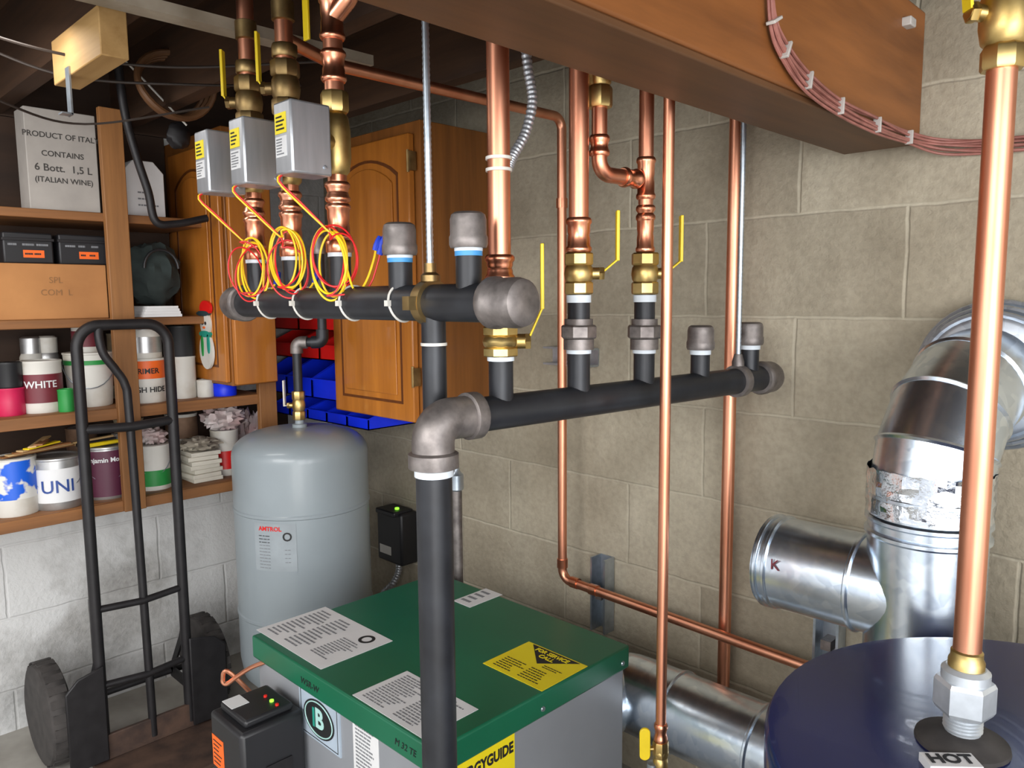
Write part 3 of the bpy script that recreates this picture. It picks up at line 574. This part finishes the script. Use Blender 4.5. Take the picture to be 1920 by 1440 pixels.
for x_ in (-.55,-.50): MB().lathe([(.004,0),(.004,.002),(0,.003)],(x_,vy-br_*.8,fz-br_*.6),V((0,-.8,-.6)),8).build('rivet',FIT,ff)
th=thing('wall_thimble','round silver wall collar where the flue elbow enters the blocks','collar',(we.x,WY-.02,exz))
DG=galv('dull_galvanized',(180,188,198),(208,216,226),.42); tcn=V((we.x,WY,exz))
MB().lathe([(vr+.006,0),(.121,0),(.125,.006),(.125,.020),(.115,.028),(.109,.05),(.101,.058),(.098,.078),(vr+.007,.082)],tcn,-Y,44).build('collar_ring',DG,th)
for k_ in range(3): MB().tube([(we.x+(.120-.009*k_)*cos(t),WY-.026-.024*k_,exz+(.120-.009*k_)*sin(t)) for t in [2*PI*k/40 for k in range(40)]],.006,8,True).build('collar_rib',DG,th)
# ------------------------------------------------------------------ water heater
hx_,hy_,hr,hz=-.094,.925,.312,.70
wh=thing('water_heater','glossy navy blue water tank with copper pipe on top','water heater',(hx_,hy_,0))
MB().lathe([(hr,.02),(hr,hz-.03)],(hx_,hy_,0),Z,72).build('shell',NAVY,wh)
MB().lathe([(hr+.004,hz-.045),(hr+.004,hz-.008),(hr,hz),(hr-.012,hz+.001),(0,hz+.001)],(hx_,hy_,0),Z,72).build('top_lid',NAVY,wh)
MB().lathe([(hr-.02,0),(hr-.02,.03)],(hx_,hy_,0),Z,48).build('base',BLK,wh)
q=AZ(1803,1394,hz); px_,py_=q.x,q.y
NUT=mat('bright_zinc',(206,212,218),.38,.6,(182,188,194),30)
m=MB(); m.lathe([(.046,0),(.045,.005),(.036,.009),(.028,.013),(.022,.015),(0,.015)],(px_,py_,hz),Z,32); m.build('rubber_grommet',RUB,wh)
m=MB(); m.cyl((px_,py_,hz+.01),(px_,py_,hz+.05),.0175,20)
for k_ in range(5): m.lathe([(.0175,0),(.0192,.0015),(.0175,.003)],(px_,py_,hz+.017+.0037*k_),Z,20)
m.build('threaded_nipple',NUT,wh)
m=MB(); hexn(m,(px_,py_,hz+.037),Z,.0295,.036,6,.3); m.lathe([(.0235,.036),(.0235,.046),(.019,.05)],(px_,py_,hz+.037),Z,24); m.build('union_nut',NUT,wh,ang=25)
q=AZ(1783,1424,hz+.010); ldir=(r0*.97-fh*.05).normalized(); lup=Z.cross(ldir).normalized()
l=plate(wh,q-Z*.009,ldir,lup,.052,.024,WHT,'hot_label',.009); text('HOT',.021,q+Z*.0006,ldir,lup,INK,l,bold=.0007)
zt=zp(132,px_,py_)
hp=copper_up('copper_pipe',px_,py_,hz+.08,zt+.02,.0136,'large foreground copper pipe rising from the navy tank',[])
m=MB(); m.lathe([(.0136,0),(.0175,0),(.0175,.014),(.0155,.018),(.0155,.024),(.0136,.026)],(px_,py_,hz+.08),Z,22); m.build('brass_ferrule',BRASS,hp)
ub=thing('brass_valve','brass valve on top of the foreground copper pipe','valve',(px_,py_,zt))
m=MB(); hexn(m,(px_,py_,zt),Z,.020,.022,8); m.lathe([(.016,.022),(.020,.026),(.0225,.04),(.0225,.065),(.019,.075)],(px_,py_,zt),Z,24); hexn(m,(px_,py_,zt+.075),Z,.021,.03,8); m.build('valve_body',BRASS,ub)
m=MB(); m.cyl((px_,py_,zt+.05),V((px_,py_,zt+.055))-r0*.036,.008,12); hexn(m,V((px_,py_,zt+.054))-r0*.028,-r0,.010,.008); m.build('stem',BRASS,ub)
MB().cyl((px_,py_,zt+.1),(px_,py_,1.849),.0136,20).build('outlet_pipe',COP,ub)
m=MB(); a=V((px_,py_,zt+.056))-r0*.036; m.bar(a,a-r0*.006+Z*.05,.014,.003,fh); m.build('lever_handle',YEL,ub)
# ------------------------------------------------------------------ cables on beam
cb=thing('cable_bundle','bundle of pinkish thermostat cables curving across the timber beam','cables',(-.46,1.2,1.5))
bx_=-.459
path=[AX(a,b,bx_) for a,b in ((1440,-60),(1446,40),(1468,95),(1510,152),(1570,200),(1640,235),(1700,258))]
path+=[V((-.42,WY-.02,path[-1].z-.012)),V((-.33,WY-.012,path[-1].z-.02)),V((-.2,WY-.012,path[-1].z-.022)),V((.1,WY-.012,path[-1].z-.015))]
for i in range(7):
    rr=random.Random(i); ox=(i%2)*.004; oz=(i-3)*.0034
    pts=[p+V((ox,-.004*(i%2) if j>6 else 0,oz+.0035*(rr.random()-.5)*2)) for j,p in enumerate(path)]
    MB().tube(spline(pts,8),.0023,7).build('cable',PINK,cb)
STP=mat('staple_grey',(190,184,178),.6)
for j in (1,2,3,4,5,6):
    p=path[j]; d=(path[j+1]-path[j-1]).normalized(); m=MB(); m.box(p+V((.004,0,0)),(.012,.004,.023),X,d,X.cross(d)); m.build('cable_staple',STP,cb,.001)
q=AX(1705,42,bx_); tag(MB().box((-.461,q.y,q.z),(.018,.026,.014)).build('cable_clip',STP,bevel=.002),'small white clip at the far top corner of the timber beam','clip')
# ------------------------------------------------------------------ oak cabinets
cf=1.21; cx0,cx1,cz0,cz1=-1.885,-1.50,.872,1.61
ca=thing('wall_cabinet','oak wall cabinet with raised panel door hung on the block wall','cabinet',((cx0+cx1)/2,(cf+WY)/2,cz0))
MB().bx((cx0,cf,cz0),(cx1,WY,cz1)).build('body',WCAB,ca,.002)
dr=MB().bx((cx0+.004,cf-.02,cz0-.004),(cx1-.022,cf-.001,cz1-.03)).build('door',WCAB2,ca,.004)
def panel(parent,x0,x1,z0,z1,ux,o):
    w=x1-x0; h_=z1-z0
    def outline(i):
        a=[(i,i),(w-i,i)]; a+= [(w-i,h_-i-.05)]; n=10
        for k in range(n+1): t=k/n; a.append((w-i-(w-2*i)*t,h_-i-.05+.045*sin(PI*t)**.8))
        a+= [(i,h_-i-.05)]; return a
    def ring(i,wd,d):
        mb=MB(); A=outline(i); B=outline(i+wd); k=len(A); P=[o+ux*p[0]+Z*p[1] for p in A]; Q=[o+ux*p[0]+Z*p[1] for p in B]
        n_=ux.cross(Z)*d; mb.add(P+Q+[p+n_ for p in P]+[q_+n_ for q_ in Q],[f for j in range(k) for f in ((2*k+j,2*k+(j+1)%k,3*k+(j+1)%k,3*k+j),(j,(j+1)%k,2*k+(j+1)%k,2*k+j),(k+j,3*k+j,3*k+(j+1)%k,k+(j+1)%k))]); return mb
    ring(0,.007,.0012).build('panel_groove',WGRV,parent)
    mb=MB(); mb.prism(outline(.022),o,ux,Z,.004); mb.build('raised_panel',WCAB2,parent,.003)
panel(dr,cx0+.045,cx1-.065,cz0+.04,cz1-.07,X,V((cx0+.045,cf-.02,cz0+.04)))
for z_ in (cz0+.09,cz1-.12): m=MB(); m.bx((cx1-.026,cf-.0225,z_),(cx1-.012,cf-.004,z_+.045)); m.cyl((cx1-.022,cf-.022,z_-.004),(cx1-.022,cf-.022,z_+.049),.0035,8); m.build('hinge',OLDBR,ca)
lx=-2.02; ly0,ly1=.955,1.085; lz0=.945
c2=thing('wall_cabinet','narrow oak cabinet at the end of the shelves wearing a snowman','cabinet',((lx+WX)/2,(ly0+ly1)/2,lz0))
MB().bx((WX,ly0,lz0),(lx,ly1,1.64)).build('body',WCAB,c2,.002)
dr=MB().bx((lx+.0005,ly0+.004,lz0+.004),(lx+.018,ly1-.004,1.6)).build('door',WCAB2,c2,.003)
pe_=MB().bx((WX+.06,ly0-.014,lz0+.01),(lx-.008,ly0-.0005,1.6)).build('end_panel',WCAB2,c2,.003)
panel(pe_,WX+.1,lx-.05,lz0+.05,1.55,X,V((WX+.1,ly0-.014,lz0+.05)))
q=AY(388,628,ly0-.019); sm=thing('snowman_ornament','flat painted snowman ornament on the narrow oak cabinet','ornament',(q.x,q.y,q.z)); k=1.5
def disc(cx,cz,rx,rz,m_,nm,d=.006): MB().prism([(cx+rx*cos(t),cz+rz*sin(t)) for t in [2*PI*i/24 for i in range(24)]],V((q.x,q.y+.001,q.z)),X*k,Z*k,d).build(nm,m_,sm)
disc(0,-.03,.028,.034,WHP,'body'); disc(.002,.02,.02,.022,WHP,'head',.007)
disc(.006,.05,.022,.014,RED,'hat',.008); disc(-.004,.040,.026,.005,HATB,'hat_brim',.009); disc(0,.002,.022,.006,TEAL,'scarf',.009); disc(.014,-.016,.005,.018,TEAL,'scarf_end',.009); disc(-.012,-.02,.004,.02,GRN,'broom',.009)
disc(-.006,.022,.003,.003,INK,'eye',.009); disc(.006,.022,.003,.003,INK,'eye',.009); disc(0,.014,.004,.002,ORG,'nose',.010)
# parts bins
def bin_(x,y,z,w,d,h,m_,label):
    mb=MB(); t=.003; side=[(0,0),(d,0),(d,h),(d*.35,h),(0,h*.55)]
    for sx in (0,w-t): mb.prism(side,V((x+sx+t,y,z)),Y,Z,-t)
    mb.bx((x,y,z),(x+w,y+d,z+t)); mb.bx((x,y+d-t,z),(x+w,y+d,z+h)); mb.bx((x,y,z),(x+w,y+t,z+h*.55)); mb.bx((x-.001,y-.004,z+h*.52),(x+w+.001,y+.004,z+h*.57))
    return tag(mb.build('parts_bin',m_),label,'bin')
lv=tag(MB().bx((-2.36,WY-.02,.80),(-1.78,WY,.868)).bx((-2.36,WY-.02,.868),(-1.89,WY,1.24)).build('bin_panel',STEEL),'steel rail panel behind the red and blue plastic bins','panel')
bw=.105
for i in range(3):
    bin_(-2.355+i*.152,1.27,1.085,.146,.21,.10,RED,['upper red bin nearest the corner','upper middle red bin','upper red bin touching the oak cabinet'][i])
    bin_(-2.355+i*.152,1.25,.998,.146,.23,.080,RED,['lower red bin nearest the corner','lower middle red bin','lower red bin touching the oak cabinet'][i])
    bin_(-2.355+i*.152,1.22,.885,.146,.26,.104,BLUE,['large blue bin nearest the corner','large middle blue bin','large blue bin touching the oak cabinet'][i])
for i in range(5):
    bin_(-2.355+i*(bw+.005),1.25,.808,bw,.23,.058,BLUE,['bottom row blue bin in the corner','second blue bin along the bottom row','third blue bin along the bottom row','bottom row blue bin below the cabinet left end','bottom row blue bin under the cabinet door'][i])
# ------------------------------------------------------------------ shelf unit
S1,S2,S3,S4=.660,.905,1.137,1.402; XF=-2.125
su=thing('shelf_unit','brown wooden wall shelves crowded with paint tins','shelf',(-2.26,.6,S1))
for z_,ye in ((S1,1.32),(S2,1.09),(S3,.94),(S4,.94)): MB().bx((WX+.012,-.5,z_-.022),(XF,ye,z_)).build('shelf_board',WSH,su,.002)
MB().bx((WX,-.5,S1-.022),(WX+.012,1.32,S2-.022)).build('back_panel',WPAN,su)
MB().bx((WX,-.5,S2-.022),(WX+.012,.952,1.66)).build('back_panel',WPAN,su)
for y_,z0_,z1_ in ((.685,S1-.03,1.66),(1.075,S1,S2+.05),(-.3,S1-.03,1.66)): MB().bx((XF-.0,y_,z0_),(XF+.02,y_+.055,min(z1_,1.66))).build('post',WPO,su,.002)
for z_ in (S1,S2):
    for ya,yb in ((-.5,.685),(.74,1.075)): MB().bx((XF,ya,z_-.03),(XF+.01,yb,z_-.001)).build('front_lip',WSH,su,.001)
def can(px,pw,ph,zs,xd,label,body,band=None,lidm=TIN,txt=None,tm=INK,ts=.02,bandh=(.12,.88),handle=False,name='paint_can',cat='paint can',taper=1):
    p=AX(px,700,xd); t=(p-CP).dot(fw); p=AX(px,proj((p.x,p.y,zs))[1],xd); r=pw/2*t/FP; h_=ph*t/FP
    T=thing(name,label,cat,(p.x,p.y,zs)); c=(p.x,p.y)
    MB().lathe([(r*.97*taper,0),(r*taper,.003),(r*(taper+1)/2,h_*.5),(r,h_-.006),(r*1.03,h_-.004),(r*1.03,h_),(r*.93,h_),(r*.9,h_-.004)],(p.x,p.y,zs),Z,32).build('body',body,T)
    MB().lathe([(r*.91,h_-.006),(r*.91,h_-.001),(r*.8,h_+.001),(r*.76,h_-.002),(0,h_-.002)],(p.x,p.y,zs),Z,28).build('can_lid',lidm,T)
    if band:
        rb=r+.0008; MB().lathe([(rb-.002,h_*bandh[0]),(rb,h_*bandh[0]),(rb,h_*bandh[1]),(rb-.002,h_*bandh[1])],(p.x,p.y,zs),Z,32).build('label_band',band,T)
    th_=math.atan2(-p.y,-p.x)
    if txt:
        for i,(s_,zf) in enumerate(txt): ctext(s_,ts,c,r+.0012,th_,zs+h_*zf,tm,T,bold=.0004)
    if handle:
        a=[V((p.x,p.y,zs+h_*.85))+V((cos(th_),sin(th_),0))*(r+.004)*cos(k_)*.9+V((-sin(th_),cos(th_),0))*(r+.003)*sin(k_)-Z*(h_*.5*max(0,cos(k_))) for k_ in [R(-90+15*i) for i in range(13)]]
        MB().tube(a,.0014,6).build('bail_handle',STEEL,T)
    return V((p.x,p.y,zs+h_)),r
w1=can(30,78,108,S1,-2.19,'white paint can with blue splash at left end of the bottom shelf',WHP,SPLB,WHP,bandh=(.3,.97))
w2=can(111,88,96,S1,-2.19,'silver paint can with a white label on the bottom shelf',TIN,WHT,TIN,[('UNI',.45)],mat('label_blue',(40,70,140),.5),.045,(.15,.8),True)
w3=can(203,74,98,S1,-2.20,'purple paint can on the bottom shelf behind the hand truck',TIN,PURP,TIN,[('Benjamin Moore',.76)],WHT,.017,(.06,.93),True)
w4=can(290,62,84,S1,-2.20,'white paint can with green label right of the post',WHP,GRN,WHP,None,WHT,.018,(.1,.45),True)
w5=can(424,50,85,S1,-2.22,'white and red tin beside the grey tank',WHP,RED,TIN,None,INK,.02,(.15,.55))
can(160,52,118,S1,-2.33,'rusty tin at the back between silver and purple cans',RSTC,None,TIN); can(248,50,120,S1,-2.33,'cream tin at the back behind the post',CRMC,None,TIN)
can(345,56,112,S1,-2.34,'stained white tin at the back behind the cream tiles',WHP,RSTC,TIN,bandh=(.6,.95))
can(20,52,52,S2,-2.19,'raspberry red tin on the middle shelf',PNK,None,BLK)
can(80,72,96,S2,-2.20,'white paint can with maroon label on the middle shelf',WHP,MAR,WHP,[('WHITE',.55)],WHT,.024,(.2,.75))
can(126,28,42,S2,-2.15,'tiny green tin in front of the white bucket',GRN,None,GRN)
b1=can(172,84,100,S2,-2.23,'white plastic bucket with green stripe behind the hand truck handle',WHP,GRN,WHP,None,INK,.02,(.78,.86),True,'bucket','bucket',.86)
o1=can(278,66,82,S2,-2.19,'orange and white primer can on the middle shelf',WHP,ORG,WHP,[('PRIMER',.72),('HIGH HIDE',.3)],INK,.02,(.55,.95))
o2=can(344,48,78,S2,-2.20,'plain white can beside the primer can',WHP,None,WHP)
can(386,30,32,S2,-2.17,'small white cup on the middle shelf',WHP,None,WHP,name='cup',cat='cup')
can(421,44,24,S2,-2.16,'shallow blue tub at the right end of the middle shelf',BLUE,None,BLUE,name='tub',cat='tub')
can(232,44,120,S2,-2.34,'cream tin at the back of the middle shelf',CRMC,RSTC,TIN,bandh=(.2,.6)); can(392,40,88,S2,-2.32,'rusty tin behind the small white cup',RSTC,None,TIN)
def on(w,ph,pw,label,body,band=None,lidm=TIN,**k):
    t=thing(k.get('name','paint_can'),label,k.get('cat','paint can'),w[0]); r=pw; p=w[0]
    MB().lathe([(r*.97,0),(r,.003),(r,ph-.005),(r*1.03,ph-.003),(r*1.03,ph),(r*.9,ph),(r*.9,ph-.004),(0,ph-.003)],p,Z,28).build('body',body,t)
    if band: MB().lathe([(r-.001,ph*.2),(r+.0008,ph*.2),(r+.0008,ph*.75),(r-.001,ph*.75)],p,Z,28).build('label_band',band,t)
    MB().lathe([(r*.88,ph-.005),(r*.88,ph+.001),(0,ph+.001)],p,Z,24).build('can_lid',lidm,t)
on(b1,.075,.036,'small white can stacked on the white bucket',WHP,MAR,TIN)
on(o1,.078,.042,'white can stacked on the primer can',WHP,TIN,TIN)
on(o2,.085,.038,'black bucket stacked on the plain white can',BLK,None,DKG)
p20=AX(20,760,-2.19); on((V((p20.x,p20.y,S2+.069)),0),.06,.031,'black tin stacked on the raspberry red tin',BLK,None,BLK)
for i,(px,l_) in enumerate(((62,'white spray can behind the maroon labelled can'),(92,'grey capped spray can near the white bucket'))):
    p=AX(px,700,-2.33); t=thing('spray_can',l_,'spray can',(p.x,p.y,S2)); MB().lathe([(.028,0),(.028,.13),(.024,.14)],(p.x,p.y,S2),Z,20).build('body',WHP if i==0 else TIN,t); MB().lathe([(.025,.14),(.025,.18),(.018,.185),(0,.185)],(p.x,p.y,S2),Z,20).build('cap',WHP if i else TIN,t)
p=AX(376,880,-2.20)
for i in range(7): tag(MB().box((p.x+.004*sin(i*2),p.y+.004*cos(i*3),S1+.0065+i*.0125),(.09,.085,.012),V((cos(.1*sin(i)),sin(.1*sin(i)),0)),V((-sin(.1*sin(i)),cos(.1*sin(i)),0))).build('tile',CRM,bevel=.001),'cream square tile in the stack beside the white and red tin','tile','stacked cream tiles')
bags=['crumpled plastic bag on top of the white and red tin','crumpled plastic bag standing beside the grey tank','crumpled plastic bag farthest right on the bottom shelf','bunched grey rag on top of the cream tiles','small knotted bag on the green labelled can']
tag(MB().ell((w5[0].x,w5[0].y,w5[0].z+.034),.055,.058,.034,28,.6,1,4).build('plastic_bag',POLY),bags[0],'bag')
p=AX(452,800,-2.31); tag(MB().ell((p.x,p.y,S1+.085),.045,.05,.085,28,.6,2,4).build('plastic_bag',POLY),bags[1],'bag')
p=AX(488,800,-2.25); tag(MB().ell((p.x,p.y,S1+.08),.036,.042,.08,28,.6,5,4).build('plastic_bag',POLY),bags[2],'bag')
p=AX(376,880,-2.20); tag(MB().ell((p.x,p.y,S1+.105),.05,.05,.018,28,.7,8,4).build('rag',RAG),bags[3],'rag')
tag(MB().ell((w4[0].x,w4[0].y,w4[0].z+.022),.036,.036,.022,28,.6,11,4).build('plastic_bag',POLY),bags[4],'bag')
zc=max(w1[0].z,w2[0].z)+.002
st=['lowest of the paint stirrers','paint stirrer leaning left across the tins','paint stirrer lying over the silver can','paint stirrer with the steepest tilt','paint stirrer stained yellow','topmost of the paint stirrers','paint stirrer at the front of the bunch']
for i in range(7):
    a=V((w1[0].x+.03+.007*i,w1[0].y-.03+.012*i,zc+.003+.0045*i)); b=V((w2[0].x-.035+.016*((i*3)%7)*.7,w2[0].y+.05-.012*i,zc+.003+.0045*i+.004*(i%3)))
    tag(MB().bar(a,b,.02,.004,X).build('stir_stick',YEL if i==4 else STICK if i%2 else WSH,bevel=.001),'wooden '+st[i]+' on the bottom shelf cans','paint stirrer')
for i in range(3):
    t=thing('paintbrush',['yellow handled paintbrush on the purple can','dark paintbrush lying on the purple can','pale handled paintbrush at the back of the purple can'][i],'paintbrush',w3[0]); a=w3[0]+V((.035-.03*i,-.07,.008)); b=a+V((-.02+.012*i,.10,.004*i))
    MB().bar(a,b,.014,.010,X).build('handle',(YEL,BLK,STICK)[i],t,.003); MB().bar(b,b+V((-.005,.025,0)),.022,.012,X).build('ferrule',TIN,t); MB().bar(b+V((-.005,.025,0)),b+V((-.012,.06,0)),.022,.010,X).build('bristles',DKG,t)
# third shelf
a=AX(0,560,-2.135); b=AX(212,560,-2.135); bxh=.135
k_=thing('cardboard_box','long brown cardboard box under two black cases','box',(-2.25,(a.y+b.y)/2,S3))
MB().bx((-2.37,a.y-.05,S3),(-2.135,b.y-.012,S3+bxh)).build('carton',CARD,k_,.002); cy=AX(105,530,-2.135).y
text('SPL',.021,(-2.1345,cy,S3+.095),Y,Z,FINK,k_); text('COM  L',.021,(-2.1345,cy,S3+.065),Y,Z,FINK,k_)
for i,(x0_,x1_) in enumerate(((5,100),(110,203))):
    a=AX(x0_,460,-2.16); b=AX(x1_,460,-2.16); z_=S3+bxh
    t=thing('black_case',['black case with orange tag at the left on the cardboard box','black case with orange tag at the right on the cardboard box'][i],'case',(-2.24,(a.y+b.y)/2,z_))
    MB().bx((-2.33,a.y,z_),(-2.16,b.y,z_+.075)).build('body',BLK,t,.004); MB().bx((-2.333,a.y-.002,z_+.055),(-2.157,b.y+.002,z_+.062)).build('lid_rim',BLKS,t,.001)
    plate(t,(-2.16,(a.y+b.y)/2+.01,z_+.024),Y,Z,.045,.018,ORG,'orange_tag'); printed(t,(-2.159,(a.y+b.y)/2+.01,z_+.024),Y,Z,.04,.01,1,2,INK,i); printed(t,(-2.159,(a.y+b.y)/2,z_+.046),Y,Z,.09,.007,1,3,GINK,i+4,fill=.7)
p=AX(285,520,-2.22); t=thing('tool_bag','dark green cloth bag standing on folded papers','bag',(p.x,p.y,S3+.03))
MB().ell((p.x,p.y,S3+.115),.075,.075,.085,24,.25,4,3).build('body',DKG,t); MB().tube([(p.x+.07,p.y+.045*cos(a_),S3+.13+.05*sin(a_)) for a_ in [PI*k2/12 for k2 in range(13)]],.004,8).build('handle',BLK,t)
for i in range(4): tag(MB().box((p.x+.05,p.y-.02,S3+.004+.0072*i),(.13,.10-.006*i,.007)).build('folded_paper',WHT),'folded white paper under the dark green bag','paper','folded papers on the third shelf')
# top shelf
a=AX(50,300,-2.14); b=AX(183,300,-2.14); h_=1.642-S4
t=thing('wine_carton','white wine carton with printed lettering on the top shelf','carton',(-2.19,(a.y+b.y)/2,S4))
MB().bx((-2.22,a.y,S4),(-2.14,b.y,S4+h_)).build('carton',mat('carton_white',(164,158,152),.8),t,.002); cy=(a.y+b.y)/2; w=b.y-a.y
CINK=mat('carton_ink',(62,58,56),.8)
for s_,zf,sz_ in (('PRODUCT OF ITALY',.74,.0185),('CONTAINS',.56,.0185),('6 Bott.  1,5 L',.42,.024),('(ITALIAN WINE)',.30,.018)): text(s_,sz_,(-2.1395,cy,S4+h_*zf),Y,Z,CINK,t,bold=.0002)
a=AX(232,350,-2.18); b=AX(308,350,-2.18)
t=thing('arrow_carton','white carton with sloping top right of the wine carton','carton',(-2.26,(a.y+b.y)/2,S4)); w=b.y-a.y
MB().prism([(0,0),(w,0),(w,.12),(w*.75,.15),(w*.25,.15),(0,.12)],(-2.33,a.y,S4),Y,Z,.15).build('carton',WHT,t,.002)
printed(t,(-2.1798,(a.y+b.y)/2+.01,S4+.05),Y,Z,w*.6,.05,3,1,GINK,77,fill=.25)
# hanging things top left
q=AT(152,104,1.40); wd=thing('wood_block','pale bare timber length fixed under the joists','wood block',q)
MB().bx((q.x-.09,q.y-.0225,q.z-.04),(q.x+.17,q.y+.0225,q.z+.04)).build('timber',WPALE,wd,.002); MB().bx((q.x-.02,q.y-.02,q.z+.035),(q.x+.02,q.y+.02,1.6645)).build('fixing_peg',WPALE,wd)
m=MB(); m.box(q+V((-.0,-.024,-.068)),(.022,.003,.085)); m.box(q+V((-.0,-.032,-.108)),(.022,.018,.003)); m.build('angle_bracket',STEEL,wd)
hb=MB().tube(spline([AX(a_,b_,-2.03) for a_,b_ in ((214,60),(232,200),(255,290),(278,360),(292,415),(330,420),(388,409))],8),lambda i:.010,10).build('pry_bar',BLKS); tag(hb,'black hooked iron bar hanging in front of the sloping white carton','tool')
m=MB(); cc=AX(318,165,-2.0); P=[]
for j in range(91):
    t_=2*PI*j/30; P.append(cc+Y*((.075+.002*j/10)*cos(t_))+Z*((.07+.001*j/10)*sin(t_))+X*(.0005*j+.012*sin(t_*2)))
tag(MB().tube(P,.008,8).build('hose_coil',mat('brown_hose',(104,70,42),.6)),'coil of brown hose hanging below the dark joists','hose')
m=MB(); m.tube(spline([AX(205,85,-2.02),AX(260,140,-2.02),AX(350,235,-2.02)],6),.0025,6); tag(m.build('cord',WHP),'thin white cord slanting past the brown hose coil','cord')
m=MB(); m.ell(AX(335,255,-2.06),.02,.03,.035,14,.2,3); tag(m.build('iron_hook',BLKS),'dark iron hook hanging beside the hooked bar','tool')
for i,(pts,l_) in enumerate((([(-1.9,.3,1.655),(-1.95,.45,1.60),(-2.0,.62,1.59),(-1.85,.85,1.64)],'dark loose wire drooping below the joists at top left'),
    ([(-1.55,.2,1.66),(-1.6,.40,1.63),(-1.55,.62,1.625),(-1.4,.9,1.66)],'dark loose wire crossing above the zone valve boxes'),
    ([(-1.75,.35,1.66),(-1.7,.5,1.615),(-1.62,.7,1.62),(-1.6,.95,1.66)],'dark loose wire passing right of the bare wood block'))):
    m=MB(); m.tube(spline([V(p) for p in pts],8),.0028,6); tag(m.build('ceiling_wire',WIRE),l_,'wire')
# ------------------------------------------------------------------ hand truck
ht=thing('hand_truck','black steel hand truck with rubber wheels before the shelves','hand truck',(-2.03,.69,0)); tX=-2.05; y0_,y1_=.582,.80
MB().tube(fillet([(tX,y0_,.03),(tX,y0_,1.122),(tX,y1_,1.122),(tX,y1_,.03)],.055,8),.0135,14).build('frame_tube',BLKS,ht)
MB().tube(spline([(tX+.005,.70,.03),(tX+.005,.695,.5),(tX+.005,.69,.9),(tX+.005,.685,.97),(tX+.005,.665,1.01),(tX+.005,.64,1.05),(tX+.004,.632,1.09),(tX,.634,1.12)],8),.0105,12).build('center_bar',BLKS,ht)
for z_ in (.868,.41,.21): MB().tube([(tX,y0_,z_),(tX+.012,(y0_+y1_)/2,z_-.004),(tX,y1_,z_)],.009 if z_<.8 else .012,10).build('crossbar',BLKS,ht)
MB().bx((tX-.01,.55,.004),(-1.83,.86,.014)).build('toe_plate',RUST,ht,.002)
MB().bx((tX+.0,.56,.014),(tX+.012,.85,.08)).build('toe_back',RUST,ht,.002)
for s_,yy in ((-1,.49),(1,.895)):
    ya,yb=(yy+.005,yy+.095) if s_<0 else (yy-.095,yy+.005)
    MB().prism([(ya,.02),(yb,.02),(yb,.27),(ya+(.03 if s_<0 else 0),.27 if s_>0 else .255),(ya,.225)] if s_<0 else [(ya,.02),(yb,.02),(yb,.225),(yb-.03,.255),(ya,.27)],(tX+.016,0,0),Y,Z,.008).build('wheel_guard',BLKS,ht,.003)
    wx=tX-.115
    w_=MB().lathe([(.05,-.026),(.105,-.03),(.125,-.024),(.133,-.010),(.133,.010),(.125,.024),(.105,.03),(.05,.026)],(wx,yy,.133),Y,40).build('wheel',RUB,ht)
    MB().lathe([(0,-.02),(.03,-.024),(.055,-.016),(.055,.016),(.03,.024),(0,.02)],(wx,yy,.133),Y,24).build('hub',RUST,w_)
    for j in range(24):
        a=2*PI*j/24; MB().box((wx+.1315*cos(a),yy,.133+.1315*sin(a)),(.004,.04,.02),V((cos(a),0,sin(a))),Y,V((-sin(a),0,cos(a)))).build('tread_block',RUB,w_)
MB().cyl((tX-.115,.47,.133),(tX-.115,.92,.133),.009,10).build('axle',BLKS,ht)
for yy in (y0_,y1_):
    MB().bar((tX,yy,.133),(tX-.115,yy,.133),.03,.006,Z).build('axle_bracket',BLKS,ht); MB().bar((tX,yy,.3),(tX-.115,yy,.133),.02,.006,Z).build('axle_brace',BLKS,ht)
# ------------------------------------------------------------------ light
def area(name,loc,tgt,size,e,c=(1,1,1)):
    l=bpy.data.lights.new(name,'AREA'); l.shape='RECTANGLE'; l.size=size[0]; l.size_y=size[1]; l.energy=e; l.color=c
    o=bpy.data.objects.new(name,l); col.objects.link(o); o.location=loc; o.rotation_euler=(V(tgt)-V(loc)).to_track_quat('-Z','Y').to_euler(); return o
area('shop_light',(-.4,-1.2,1.7),(-1.2,.9,.6),(1.8,1.0),60,(1,.995,.98))
area('fill_light',(1.5,-.4,1.3),(-.9,1.2,.6),(1.6,1.7),60,(.98,.99,1))  # unseen soft fill lamp added from the camera side
area('bounce_fill',(.9,-1.0,.35),(-.7,.9,1.6),(1.0,.8),11,(1,.98,.95))  # added low lamp imitating bounce, lifts the joists and beam underside
area('shelf_area_light',(-1.75,.2,1.64),(-2.1,.6,.3),(.6,.12),3,(1,.97,.93))  # unseen small area lamp aimed down beside the shelves
w=bpy.data.worlds.new('world'); scn.world=w; w.use_nodes=True; nt=w.node_tree; bg=nt.nodes['Background']
tc_=nt.nodes.new('ShaderNodeTexCoord'); nn=nt.nodes.new('ShaderNodeTexNoise'); nn.inputs['Scale'].default_value=1.6; nt.links.new(tc_.outputs['Generated'],nn.inputs['Vector'])
nt.links.new(ramp(nt,nn.outputs['Fac'],(.5,.51,.53,1),(.98,.99,1,1),.4,.62),bg.inputs[0]); bg.inputs[1].default_value=2.0
scn.view_settings.view_transform='Standard'
